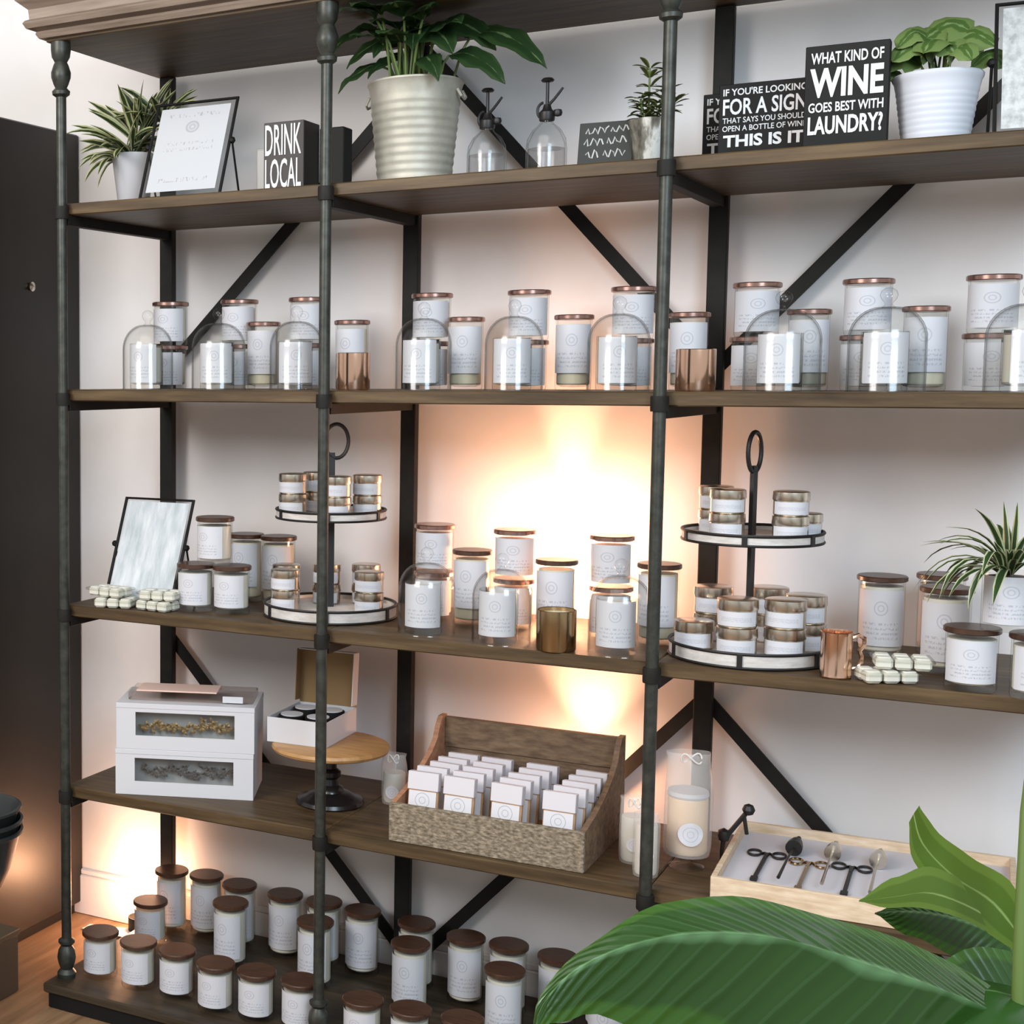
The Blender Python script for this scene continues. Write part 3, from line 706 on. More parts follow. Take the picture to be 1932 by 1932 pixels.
for i in range(2):
    for j in range(2):
        lx, ly = 0.042 + 0.068 * i, 0.052 + 0.085 * j
        ca, sa = math.cos(0.05), math.sin(0.05)
        place(P_tl, (0.482 + lx * ca - ly * sa, 0.148 + lx * sa + ly * ca, z4 + 0.1475 + 0.0025), 0, 'round black-rimmed white tealight, %s %s in the open box' % (['left', 'right'][i], ['front', 'rear'][j]), 'tealights in the open box')

# crate
M_crate = noisy('weathered_crate', [(0.34, (0.085, 0.060, 0.036)), (0.5, (0.20, 0.155, 0.105)), (0.66, (0.36, 0.29, 0.21))], (7, 16, 16), 11, 0.8, 0, 0.6, 8, bdist=0.003)
M_crated = noisy('brown_crate', [(0.30, (0.085, 0.047, 0.025)), (0.7, (0.24, 0.15, 0.085))], (4, 16, 16), 5, 0.7, 0, 0.3)
cr = thing('crate', 'rustic wooden crate with a high back, filled with white packets', 'crate', (0.853, 0.016, z4), 0.012)
CW, CD = 0.428, 0.330
MB().box((0, 0, 0), (CW, 0.012, 0.086), 0.0015).build('front_board', M_crate, cr)
MB().box((0.0125, 0.0125, 0.002), (CW - 0.0125, CD - 0.012, 0.010)).build('floor_board', M_crated, cr)
MB().box((0.0125, CD - 0.0125, 0.010), (CW - 0.0125, CD - 0.001, 0.146)).build('back_board', M_crated, cr)
MB().box((0.0125, CD - 0.016, 0.1465), (CW - 0.0125, CD - 0.001, 0.218), 0.001).build('back_board', M_crated, cr)
side = [(0.0125, 0), (CD, 0), (CD, 0.222), (CD - 0.030, 0.222), (CD - 0.048, 0.205), (CD - 0.065, 0.175), (CD - 0.10, 0.150), (0.16, 0.120), (0.09, 0.100), (0.0125, 0.086)]
MB().prism(side, 'x', 0.0, 0.012).build('side_board', noisy('red_lit_side', [(0.3, (0.30, 0.13, 0.07)), (0.7, (0.48, 0.25, 0.14))], (4, 16, 16), 5, 0.6), cr)  # left side: red glow falling on it is painted into its wood colour
MB().prism(side, 'x', CW - 0.012, CW).build('side_board', M_crated, cr)
# packets
def packet():
    t = thing('gift_packet', 'packet', 'packet')
    MB().box((-0.034, 0, 0), (0.034, 0.016, 0.105), 0.004).build('bag', noisy('kraft_bag', [(0.3, (0.40, 0.22, 0.11)), (0.7, (0.58, 0.36, 0.21))], (1, 1, 1), 30, 0.35), t)
    MB().box((-0.035, -0.002, 0.098), (0.035, 0.019, 0.138), 0.001).build('header_card', mat('header_white', (0.60, 0.56, 0.58), 0.5), t)
    g = MB(); g.quad((-0.031, -0.0012, 0.030), (0.031, -0.0012, 0.030), (0.031, -0.0012, 0.096), (-0.031, -0.0012, 0.096)); g.build('label', label_mat('packet_label', (0.62, 0.60, 0.62), (0.2, 0.2, 0.22), asp=0.95, cy=0.70, rad=0.24, lines=((0.08, 0.3),)), t, smooth=False)
    return t
P_pk = packet()
for c_, x in enumerate((0.058, 0.142, 0.246, 0.364)):
    for r_ in range(5):
        xx, yy = x + random.uniform(-.003, .003) + 0.004 * r_, 0.036 + r_ * 0.050
        if c_ == 3: xx = min(xx, 0.372)
        place(P_pk, (0.853 + xx, 0.016 + yy, z4 + 0.013), random.uniform(-.06, .06),
              'white-topped kraft packet, %s column from left, %s row from front of crate' % (ORD[c_], ORD[r_]), 'packets in the crate', rot=(-0.14, 0, random.uniform(-.05, .05)))

# small bagged candles
M_net = bpy.data.materials.new('organza'); M_net.use_nodes = True
_n = M_net.node_tree; _n.nodes.clear()
_o = N(_n, 'ShaderNodeOutputMaterial'); _m = N(_n, 'ShaderNodeMixShader'); _m.inputs[0].default_value = 0.30
_t = N(_n, 'ShaderNodeBsdfTransparent'); _d = N(_n, 'ShaderNodeBsdfPrincipled')
_d.inputs['Base Color'].default_value = (0.80, 0.74, 0.69, 1); _d.inputs['Roughness'].default_value = 0.25
_n.links.new(_t.outputs[0], _m.inputs[1]); _n.links.new(_d.outputs[0], _m.inputs[2]); _n.links.new(_m.outputs[0], _o.inputs[0])
def bagged(name, label, loc, r, h, hb, rz=0.0, foot=False):
    t = thing(name, label, 'gift bag', loc, rz)
    MB().lathe([(0.0, 0.004), (r * 0.92, 0.004), (r, 0.010), (r, h), (r * 0.96, h + 0.003), (0.0, h + 0.003)], 26).build('candle', mat('amber_wax', (0.74, 0.52, 0.33), 0.4) if foot else M_waxw, t)
    if foot: MB().lathe([(0.0, h + 0.0035), (r * 0.98, h + 0.0035), (r * 1.04, h + 0.008), (r * 1.0, h + 0.016), (0.0, h + 0.016)], 26).build('lid', M_white, t)
    bag = MB(); vs = []; n = 26
    lv = [(1.12, 0.0), (1.20, 0.02), (1.20, h), (1.12, (h + hb) / 2), (1.05, hb * 0.93), (1.10, hb)]
    for k, (q, z) in enumerate(lv):
        for i in range(n):
            a = 2 * PI * i / n; wob = 1 + (0.05 * math.sin(5 * a + k) if k > 1 else 0); fl = 1.0 - (0.45 * max(0, k - 2) / 3)
            vs.append((r * q * wob * math.cos(a), r * q * wob * fl * math.sin(a), z))
    fs = [(k * n + i, k * n + (i + 1) % n, (k + 1) * n + (i + 1) % n, (k + 1) * n + i) for k in range(len(lv) - 1) for i in range(n)]
    bag.add(vs, fs); bag.build('bag', M_net, t)
    lab = MB(); rl = r * 1.22; zc_ = h * 0.45; rr = r * 0.62; vs = [(0, -rl - 0.0015, zc_)]; uv = [(0.5, 0.5)]; fs = []
    for i in range(25):
        a = 2 * PI * i / 24; x = rr * math.cos(a); vs.append((x, -math.sqrt(max(rl * rl - x * x, 0)) - 0.0015, zc_ + rr * math.sin(a))); uv.append((0.5 + .5 * math.cos(a), 0.5 + .5 * math.sin(a)))
    for i in range(24): fs.append((0, i + 1, i + 2))
    lab.add(vs, fs, uv); lab.build('label', label_mat('round_label', (0.66, 0.64, 0.67), (0.3, 0.3, 0.33), asp=1.0, cy=0.5, rad=0.30, lines=()), t)
    tie = MB(); zt = hb * 0.93 if not foot else hb * 0.97
    tie.tube([(r * 0.5 * math.cos(a), -r * 0.75 + r * 0.15 * math.sin(a), zt + 0.010 * math.sin(2 * a)) for a in [2 * PI * i / 20 for i in range(20)]], 0.0018, 6, closed=True)
    tie.build('ribbon', mat('cream_ribbon', (0.80, 0.74, 0.68), 0.6), t)
    return t
bagged('gift_bag', 'small organza-bagged candle with round label left of the crate', (0.748, 0.300, z4), 0.026, 0.072, 0.120, 0.2)
bagged('gift_bag', 'small organza-bagged candle right of the crate, behind the third post', (1.345, 0.160, z4), 0.024, 0.095, 0.140, 0.3)
bagged('gift_bag', 'small organza-bagged candle right of crate, in front of its twin', (1.390, 0.085, z4), 0.022, 0.105, 0.130, 0.3)
bagged('gift_bag', 'tall clear gift bag with amber candle and round white label', (1.450, 0.180, z4 + 0.030), 0.040, 0.118, 0.215, 0.35, foot=True)
st = thing('glass_dish', 'small clear glass footed dish under the tall gift bag', 'dish', (1.450, 0.180, z4))
MB().open_lathe([(0.0, 0.0), (0.034, 0.0), (0.036, 0.003), (0.012, 0.010), (0.010, 0.018), (0.036, 0.026), (0.044, 0.0295), (0.044, 0.030), (0.0, 0.0295)], 30).build('body', M_cloche, st)

# wick tools tray
tr = thing('display_tray', 'pale wooden tray with white liner holding candle tools', 'tray', (1.533, 0.004, z4), 0.045)
M_pale = noisy('pale_wood', [(0.3, (0.52, 0.36, 0.22)), (0.7, (0.76, 0.60, 0.44))], (3, 16, 16), 5, 0.6, 0, 0.2)
TW, TD = 0.52, 0.425
rimm = MB()
MB().box((0, 0, 0), (TW, 0.010, 0.046), 0.001).build('front_rim', M_pale, tr)
MB().box((0, TD - 0.010, 0), (TW, TD, 0.046), 0.001).build('back_rim', M_pale, tr)
for x in (0, TW - 0.010): MB().box((x, 0.0102, 0), (x + 0.010, TD - 0.0102, 0.046), 0.001).build('side_rim', M_pale, tr)
MB().box((0.0102, 0.0102, 0), (TW - 0.0102, TD - 0.0102, 0.026)).build('liner', mat('liner_white', (0.58, 0.56, 0.59), 0.7), tr)
def trimmer(m_):
    t = thing('wick_trimmer', 'trimmer', 'wick trimmer')
    h = MB()
    for sx in (-1, 1):
        h.tube([(sx * (0.036 + 0.020 * math.cos(a)), 0.006 + 0.014 * math.sin(a), 0) for a in [2 * PI * i / 18 for i in range(18)]], 0.0028, 6, closed=True)
        h.tube([(sx * 0.018, 0.004, 0), (sx * 0.006, 0.010, 0), (sx * 0.001, -0.02, 0)], 0.003, 6)
    h.build('handle', m_, t)
    b = MB(); b.bar((0, 0.010, 0), (0, -0.115, 0.0), 0.011, 0.004, (0, 0, 1)); b.box((-0.010, -0.128, -0.002), (0.010, -0.114, 0.003)); b.build('blade', m_, t)
    return t
def snuffer(m_):
    t = thing('candle_snuffer', 'snuffer', 'candle snuffer')
    b = MB(); b.T = Matrix.Rotation(-PI / 2, 4, 'X')
    b.lathe([(0.021, 0.0), (0.020, 0.014), (0.015, 0.032), (0.006, 0.044), (0.004, 0.050), (0.006, 0.056), (0.0, 0.062)], 18); b.build('bell', m_, t)
    s_ = MB(); s_.tube([(0, 0.004, 0), (0, -0.06, 0.004), (0, -0.150, 0.0)], [0.003, 0.003, 0.0045], 8); s_.build('handle', m_, t)
    return t
P_trk, P_trg = trimmer(M_wire), trimmer(M_gold)
P_snk, P_sng = snuffer(M_wire), snuffer(M_tin)
zt4 = z4 + 0.0305
for (x, y, rz, p_, lb) in [(1.594, 0.252, 0.03, P_trk, 'black wick trimmer at the left end of the wooden tray'),
                           (1.641, 0.285, 0.02, P_snk, 'black candle snuffer right of the left wick trimmer'),
                           (1.677, 0.236, 0.03, P_trg, 'gold wick trimmer in the middle of the tray'),
                           (1.714, 0.292, 0.04, P_sng, 'silver candle snuffer in the middle of the tray'),
                           (1.755, 0.252, 0.04, P_trk, 'black wick trimmer at the right of the tray'),
                           (1.799, 0.286, 0.04, P_sng, 'silver candle snuffer at the right of the tray, beside the leaf')]:
    sn = p_ in (P_snk, P_sng)
    o = place(p_, (x, y, zt4 + (0.013 if sn else -0.0008)), rz, lb); o.scale = (0.78, 1.4, 0.8) if sn else (0.66, 1.38, 1.0)

ft = thing('standing_snuffer', 'black standing candle snuffer with ball top behind the tray corner', 'candle snuffer', (1.513, 0.225, z4))
f_ = MB(); f_.lathe([(0.0, 0.0), (0.012, 0.0), (0.010, 0.004), (0.004, 0.008), (0.0, 0.010)], 14); f_.tube([(0, 0, 0.004), (-0.002, 0, 0.030), (0.0, 0, 0.056), (0.020, 0, 0.085), (0.042, 0, 0.118)], [0.005, 0.0045, 0.006, 0.005, 0.005], 8); f_.build('stem', M_wire, ft)
MB().lathe([(0.0, -0.013), (0.009, -0.009), (0.013, 0.0), (0.009, 0.009), (0.0, 0.013)], 16, (0.048, 0, 0.128)).build('ball', M_wire, ft)
MB().lathe([(0.0, -0.016), (0.010, -0.010), (0.013, 0.0), (0.011, 0.010), (0.0, 0.016)], 16, (0.001, 0, 0.066)).build('joint', M_wire, ft)
MB().tube([(0.040, 0, 0.112), (0.044, -0.002, 0.090), (0.046, 0, 0.076)], 0.004, 8).build('hook', M_wire, ft)

# ------------------------------------------------------------------ top shelf
z1 = ZS[1] + 0.0006
# signs
def sign(label, w_, d_, h_, loc, rz, lines, m_=M_black, margin=0.006, face=None):
    t = thing('box_sign', label, 'sign', loc, rz)
    MB().box((0, 0, 0), (w_, d_, h_), 0.0012).build('board', m_, t)
    lettering(lines, t, mat('sign_white', (0.66, 0.66, 0.66), 0.6), y=-0.0002)
    return t
L1 = lambda w_: [('WHAT KIND OF', 0.010, 0.162, w_ - 0.020, 0.021, 0.02), ('WINE', 0.009, 0.100, w_ - 0.018, 0.054, 0.035), ('GOES BEST WITH', 0.008, 0.073, w_ - 0.016, 0.018, 0.02), ('LAUNDRY?', 0.008, 0.032, w_ - 0.016, 0.034, 0.03)]
sign('black box sign asking what kind of wine goes best with laundry', 0.143, 0.030, 0.196, (1.636, 0.100, z1), 0.03, L1(0.143))
LB = [("IF YOU'RE LOOKING", 0.008, 0.137, 0.154, 0.014, 0.02), ('FOR A SIGN', 0.008, 0.099, 0.154, 0.032, 0.02), ('THAT SAYS YOU SHOULD', 0.008, 0.083, 0.154, 0.011, 0.01), ('OPEN A BOTTLE OF WINE', 0.008, 0.067, 0.154, 0.011, 0.01), ('THIS IS IT', 0.010, 0.036, 0.150, 0.024, 0.035)]
sign("black box sign beginning 'if you're looking for a sign', beside the wine sign", 0.170, 0.030, 0.160, (1.463, 0.200, z1), 0.03, LB)
sign("black box sign mostly hidden behind the 'for a sign' one, leftmost of three", 0.170, 0.030, 0.160, (1.414, 0.290, z1), 0.03, LB)
# drink local block
dl = sign("black block sign reading 'drink local' by the second iron post", 0.100, 0.085, 0.156, (0.500, 0.080, z1), 0.02, [('DRINK', 0.004, 0.082, 0.090, 0.068, 0.01), ('LOCAL', 0.004, 0.008, 0.090, 0.066, 0.01)], mat('brown_black', (0.035, 0.030, 0.027), 0.6))
bl2 = thing('box_sign', 'plain black block just right of the second iron post', 'sign', (0.606, 0.150, z1), 0.02)
MB().box((0, 0, 0), (0.060, 0.05, 0.145), 0.002).build('board', M_black, bl2)
gb = thing('small_box', 'small grey box left of the drink local sign', 'box', (0.428, 0.180, z1), 0.02)
MB().box((0, 0, 0), (0.075, 0.05, 0.118), 0.002).build('body', mat('grey_box', (0.36, 0.36, 0.35), 0.6), gb)
MB().box((0.004, -0.0012, 0.006), (0.071, 0.0, 0.112)).build('panel', mat('grey_panel', (0.46, 0.46, 0.45), 0.6), gb)
kn = MB(); rk = random.Random(3)
pts = []
for i in range(60):
    a = i * 0.55; pts.append((0.016 * math.cos(a) + 0.034 * i / 60, 0.010 * math.sin(a * 1.3), 0.010 + 0.008 * math.sin(a) + 0.018 * math.sin(PI * i / 60)))
kn.tube(pts, 0.0032, 6); tag(kn.build('wire_coil', M_wire), 'tangled black wire coil lying on the small grey box', 'wire').location = (0.458, 0.205, z1 + 0.119)
# chalkboard
ch = thing('chalkboard_sign', 'small black chalkboard sign with white handwriting, leaning, by spray bottles', 'sign', (1.208, 0.105, z1 + 0.001), rot=(-0.28, 0, 0.10))
MB().box((0, 0, 0), (0.108, 0.005, 0.102), 0.001).build('board', mat('slate', (0.022, 0.024, 0.022), 0.7), ch)
def script(rows, seed, s=0.0011):
    r_ = random.Random(seed); b = MB()
    for (x0, z0, x1, h) in rows:
        n = int((x1 - x0) / 0.0035); p = []
        for i in range(n):
            q = i / max(n - 1, 1)
            p.append((x0 + (x1 - x0) * q + r_.uniform(-.0015, .0015), -0.0009, z0 + h * (0.5 + 0.5 * math.sin(i * 1.9 + r_.uniform(-.4, .4))) + 0.006 * q))
        b.tube(p, s, 4)
    return b
script([(0.014, 0.072, 0.058, 0.016), (0.062, 0.074, 0.098, 0.014), (0.012, 0.046, 0.050, 0.019), (0.056, 0.048, 0.094, 0.017), (0.016, 0.018, 0.042, 0.020), (0.050, 0.020, 0.092, 0.018)], 4, 0.0014).build('lettering', mat('chalk', (0.62, 0.63, 0.60), 0.9), ch)

# spray bottles
def spray():
    t = thing('spray_bottle', 'spray', 'bottle')
    MB().open_lathe([(0.0, 0.0), (0.040, 0.0), (0.0425, 0.004), (0.0425, 0.062), (0.040, 0.080), (0.030, 0.098), (0.016, 0.110), (0.0125, 0.116), (0.0125, 0.122), (0.010, 0.122), (0.010, 0.114), (0.028, 0.095), (0.039, 0.070), (0.0395, 0.006), (0.0, 0.006)], 30).build('bottle', M_cloche, t)
    MB().lathe([(0.0, 0.0065), (0.0385, 0.0065), (0.0385, 0.060), (0.0, 0.060)], 24).build('contents', glass('clear_liquid', (0.90, 0.88, 0.88), (0.6, 0.6, 0.62), 0.5), t)
    b = MB(); b.lathe([(0.0, 0.117), (0.0155, 0.117), (0.0165, 0.120), (0.0165, 0.134), (0.010, 0.140), (0.007, 0.150), (0.0, 0.152)], 18)
    b.lathe([(0.0, 0.150), (0.0036, 0.150), (0.0036, 0.196), (0.0, 0.196)], 10)
    b.lathe([(0.0, 0.194), (0.012, 0.196), (0.014, 0.199), (0.010, 0.203), (0.0, 0.204)], 16)
    b.lathe([(0.0, -0.008), (0.008, -0.006), (0.010, 0.0), (0.008, 0.006), (0.0, 0.008)], 12, (0.022, 0, 0.132)); b.build('pump', M_wire, t)
    MB().tube([(0.004, 0, 0.150), (0.014, 0, 0.160), (0.024, 0, 0.172), (0.032, 0, 0.182)], [0.0035, 0.003, 0.003, 0.0025], 8).build('spout', M_wire, t)
    MB().tube([(-0.008 - 0.012 * math.sin(a), 0, 0.138 + 0.016 * math.cos(a)) for a in [PI * i / 12 for i in range(13)]], 0.003, 8).build('handle', M_wire, t)
    return t
P_sp = spray()
place(P_sp, (0.984, 0.200, z1), 0.0, 'clear glass spray bottle with black pump next to the galvanised pot', 'spray bottles')
place(P_sp, (1.118, 0.190, z1), 0.15, 'clear glass spray bottle with black pump left of chalkboard sign', 'spray bottles').scale = (1, 1, 1.03)

# ------------------------------------------------------------------ plants
def blades(mb, c, n, l0, l1, wd_, droop, el0, el1, seed, npts=5, wave=0.0, a0=0, a1=2 * PI, fold=0.3, hint=(0, 0, 1)):
    r_ = random.Random(seed)
    for i in range(n):
        a = a0 + (a1 - a0) * (i + r_.random() * 0.8) / n; e = el0 + (el1 - el0) * r_.random(); l_ = l0 + (l1 - l0) * r_.random()
        p = Vector(c) + Vector((math.cos(a), math.sin(a), 0)) * 0.004; pts = [tuple(p)]; d = Vector((math.cos(a) * math.cos(e), math.sin(a) * math.cos(e), math.sin(e)))
        for k in range(npts):
            p = p + d * l_ / npts; pts.append(tuple(p)); d = (d + Vector((0, 0, -droop / npts * (0.5 + r_.random())))).normalized()
        mb.leaf(pts, [wd_ * 0.35, wd_ * 0.8, wd_, wd_ * 0.8, 0.0004], hint, fold, 8, wave)
M_drac = leaf_mat('striped_leaf', (0.030, 0.050, 0.014), (0.50, 0.50, 0.26), 0.42, trans=0.2)
M_spider = leaf_mat('spider_leaf', (0.025, 0.055, 0.016), (0.48, 0.52, 0.30), 0.34, trans=0.2)
M_ever = leaf_mat('dark_leaf', (0.014, 0.036, 0.010), (0.022, 0.050, 0.014), 0.25, vein=(0.10, 0.15, 0.06), trans=0.10)
M_marble = leaf_mat('marble_leaf', (0.060, 0.115, 0.024), (0.135, 0.200, 0.060), 0.6, vein=(0.18, 0.25, 0.10), nscale=60, trans=0.10)
M_succ = leaf_mat('small_leaf', (0.060, 0.080, 0.022), (0.20, 0.22, 0.08), 0.30, trans=0.1)
M_stem = mat('green_stem', (0.10, 0.15, 0.035), 0.5)

# striped plant in white pot, top shelf left
p1 = thing('potted_plant', 'striped dracaena-like plant in a white tapered pot, left end of top shelf', 'plant', (0.048, 0.235, z1))
MB().open_lathe([(0.0, 0.0), (0.036, 0.0), (0.038, 0.003), (0.054, 0.128), (0.056, 0.140), (0.053, 0.141), (0.050, 0.128), (0.034, 0.010), (0.0, 0.010)], 32).build('pot', mat('white_ceramic', (0.56, 0.55, 0.57), 0.4), p1)
MB().lathe([(0.0, 0.125), (0.049, 0.125), (0.0, 0.130)], 20).build('soil', M_soil, p1)
f = MB()
DH = (0, -0.75, 0.65)
blades(f, (0, 0, 0.130), 16, 0.14, 0.20, 0.0125, 0.75, 0.15, 0.75, 11, hint=DH)
blades(f, (-0.01, -0.02, 0.15), 14, 0.11, 0.17, 0.0115, 0.9, 0.0, 0.9, 16, hint=DH)
blades(f, (0.01, 0, 0.17), 14, 0.12, 0.19, 0.011, 0.55, 0.5, 1.2, 12, hint=DH)
blades(f, (0.03, 0, 0.21), 16, 0.09, 0.155, 0.0105, 0.5, 0.4, 1.35, 13, hint=DH)
blades(f, (0.075, 0.02, 0.22), 15, 0.08, 0.14, 0.010, 0.7, 0.1, 1.2, 14, hint=DH)
blades(f, (-0.03, -0.02, 0.128), 9, 0.08, 0.13, 0.010, 1.5, -0.1, 0.5, 15, a0=PI * 0.8, a1=PI * 1.7, hint=DH)
f.build('foliage', M_drac, p1)
s_ = MB(); s_.tube([(0, 0, 0.125), (0.012, 0, 0.17), (0.028, 0.0, 0.21)], 0.005, 6); s_.tube([(0, 0, 0.125), (0.03, 0.01, 0.18), (0.065, 0.02, 0.235)], 0.004, 6); s_.build('stem', M_stem, p1)

# galvanised pot plant
M_galv = noisy('galvanised', [(0.3, (0.30, 0.29, 0.24)), (0.7, (0.50, 0.47, 0.40))], (1, 1, 1), 9, 0.55, 0.35)
p2 = thing('potted_plant', 'dark broad-leaved peace lily in a ribbed galvanised pot, top shelf', 'plant', (0.821, 0.190, z1))
pr = [(0.0, 0.0), (0.078, 0.0), (0.080, 0.003)]
for k in range(10):
    z = 0.008 + k * 0.0185; r = 0.079 + 0.0195 * (z / 0.2)
    pr += [(r, z), (r + 0.0018, z + 0.004), (r + 0.0026, z + 0.009), (r + 0.0018, z + 0.014)]
pr += [(0.098, 0.196), (0.101, 0.212), (0.104, 0.222), (0.106, 0.225), (0.1055, 0.229), (0.102, 0.230), (0.100, 0.222), (0.096, 0.200), (0.080, 0.010), (0.0, 0.010)]
MB().open_lathe(pr, 48).build('pot', M_galv, p2)
hd = MB()
for sx in (-1, 1): hd.tube([(sx * 0.103, -0.016, 0.205), (sx * 0.112, -0.014, 0.190), (sx * 0.114, 0, 0.184), (sx * 0.112, 0.014, 0.190), (sx * 0.103, 0.016, 0.205)], 0.003, 6)
hd.build('handle', M_galv, p2)
MB().lathe([(0.0, 0.205), (0.096, 0.205), (0.0, 0.212)], 28).build('soil', M_soil, p2)
f = MB(); sm = MB(); rp = random.Random(5)
lv = [((-0.20, -0.05, 0.290), 0.030, 0.15), ((-0.160, -0.06, 0.215), 0.028, 0.12), ((-0.14, -0.06, 0.265), 0.036, 0.14), ((0.30, -0.02, 0.225), 0.044, 0.21), ((0.225, -0.06, 0.195), 0.040, 0.18),
      ((0.10, -0.12, 0.205), 0.034, 0.15), ((0.19, -0.02, 0.275), 0.046, 0.17), ((0.12, -0.09, 0.265), 0.050, 0.16), ((0.04, -0.12, 0.275), 0.044, 0.15), ((-0.05, -0.12, 0.270), 0.040, 0.13),
      ((-0.070, -0.25, 0.345), 0.036, 0.15), ((-0.04, -0.26, 0.350), 0.042, 0.15), ((0.04, -0.24, 0.345), 0.042, 0.15), ((0.11, -0.20, 0.340), 0.040, 0.15), ((0.0, 0.06, 0.345), 0.036, 0.14), ((-0.09, 0.05, 0.32), 0.034, 0.13), ((0.10, 0.07, 0.33), 0.036, 0.13),
      ((-0.03, -0.18, 0.330), 0.042, 0.14), ((0.06, -0.16, 0.335), 0.042, 0.14), ((-0.10, -0.12, 0.325), 0.040, 0.14), ((0.05, -0.10, 0.320), 0.046, 0.14), ((-0.08, -0.08, 0.235), 0.030, 0.11),
      ((0.15, -0.12, 0.320), 0.044, 0.15), ((0.0, -0.20, 0.300), 0.044, 0.14), ((-0.07, -0.20, 0.300), 0.038, 0.13)]
for (tx, ty, tz), w_, l_ in lv:
    base = Vector((tx * 0.22 + rp.uniform(-.02, .02), ty * 0.3, 0.208)); tip = Vector((tx, ty, tz)); h = Vector((tx, ty, 0))
    hd_ = h.normalized() if h.length > 0.02 else Vector((1, 0, 0))
    droop = 0.45 if tz < 0.30 else 0.02
    k_ = tip - hd_ * l_ * 0.8 + Vector((0, 0, l_ * droop)); 
    sm.tube([tuple(base), tuple(base.lerp(k_, 0.5) + Vector((0, 0, 0.02))), tuple(k_)], 0.0028, 6)
    m1 = k_.lerp(tip, 0.5) + Vector((0, 0, l_ * (0.14 if tz < 0.30 else 0.05)))
    f.leaf([tuple(k_), tuple(k_.lerp(m1, 0.5) + Vector((0, 0, 0.008))), tuple(m1), tuple(m1.lerp(tip, 0.55) + Vector((0, 0, 0.008))), tuple(tip)], [0.002, w_ * 0.75, w_ * 0.85, w_ * 0.5, 0.0008], (0, -0.6, 0.8), 0.22, 12, 0.003, drop=0.25)
f.build('foliage', M_ever, p2); sm.build('stem', M_stem, p2)

# small plant
p3 = thing('potted_plant', 'small bushy plant in a dark white-streaked pot beside third iron post', 'plant', (1.343, 0.130, z1))
MB().open_lathe([(0.0, 0.0), (0.026, 0.0), (0.028, 0.003), (0.037, 0.088), (0.039, 0.093), (0.036, 0.094), (0.034, 0.086), (0.026, 0.008), (0.0, 0.008)], 28).build('pot', noisy('streaked_pot', [(0.42, (0.05, 0.045, 0.032)), (0.52, (0.20, 0.19, 0.16)), (0.60, (0.66, 0.66, 0.62))], (1, 1, 0.35), 26, 0.5), p3)
MB().lathe([(0.0, 0.080), (0.033, 0.080), (0.0, 0.084)], 20).build('soil', M_soil, p3)
f = MB(); sm = MB()
for (x, y, h) in ((0.0, 0, 0.195), (0.028, 0.004, 0.145), (0.052, -0.004, 0.125), (-0.014, -0.01, 0.135)):
    sm.tube([(x * 0.3, y, 0.082), (x * 0.7, y, 0.08 + (h - 0.08) * 0.5), (x, y, h)], 0.0022, 6)
    for k in range(6):
        q = (k + 1) / 6; blades(f, (x * (0.3 + 0.7 * q), y, 0.085 + (h - 0.085) * q), 5, 0.024, 0.036, 0.0062, 0.5, 0.0, 0.7, 40 + k + int(h * 1000), 3)
f.build('foliage', M_succ, p3); sm.build('stem', M_stem, p3)

# marble-leaved plant in white ribbed pot
p4 = thing('potted_plant', 'round-leaved variegated plant in a white ribbed pot right of the wine sign', 'plant', (1.852, 0.180, z1))
pr = [(0.0, 0.0), (0.052, 0.0), (0.054, 0.003)]
for k in range(9):
    z = 0.006 + k * 0.0115; r = 0.0545 + 0.016 * (z / 0.118); pr += [(r, z), (r + 0.0015, z + 0.003), (r + 0.0015, z + 0.008)]
pr += [(0.071, 0.112), (0.073, 0.122), (0.076, 0.127), (0.0765, 0.132), (0.074, 0.135), (0.071, 0.128), (0.054, 0.010), (0.0, 0.010)]
MB().open_lathe(pr, 44).build('pot', mat('white_ribbed', (0.56, 0.57, 0.62), 0.5), p4)
MB().lathe([(0.0, 0.118), (0.067, 0.118), (0.0, 0.124)], 24).build('soil', M_soil, p4)
f = MB(); sm = MB()
for (tx, ty, tz, w_, l_) in ((-0.10, -0.03, 0.165, 0.036, 0.10), (-0.07, -0.06, 0.185, 0.038, 0.10), (-0.02, -0.07, 0.195, 0.044, 0.11), (0.03, -0.05, 0.190, 0.044, 0.10), (0.095, -0.02, 0.205, 0.042, 0.11), (-0.03, 0.0, 0.238, 0.046, 0.11), (0.03, 0.03, 0.225, 0.042, 0.10), (-0.09, 0.03, 0.20, 0.036, 0.10), (-0.115, -0.01, 0.130, 0.020, 0.08), (0.115, -0.02, 0.150, 0.030, 0.08), (0.06, -0.08, 0.165, 0.034, 0.09), (-0.065, -0.05, 0.22, 0.036, 0.09), (0.07, 0.05, 0.20, 0.038, 0.10)):
    tz = 0.12 + (tz - 0.12) * 0.74; w_ *= 0.82; tip = Vector((tx, ty, tz - 0.012)); hd_ = Vector((tx, ty, 0)).normalized(); k_ = tip - hd_ * l_ * 0.75 + Vector((0, 0, 0.012)); m1 = k_.lerp(tip, 0.5) + Vector((0, 0, 0.026))
    f.leaf([tuple(k_), tuple(m1), tuple(tip)], [0.006, w_ * 0.95, w_ * 1.0, w_ * 0.7, 0.001], (0, -0.7, 0.7), 0.12, 10, 0.002, drop=0.35)
    sm.tube([(tx * 0.1, ty * 0.1, 0.120), tuple(k_)], 0.0022, 6)
f.build('foliage', M_marble, p4); sm.build('stem', M_stem, p4)

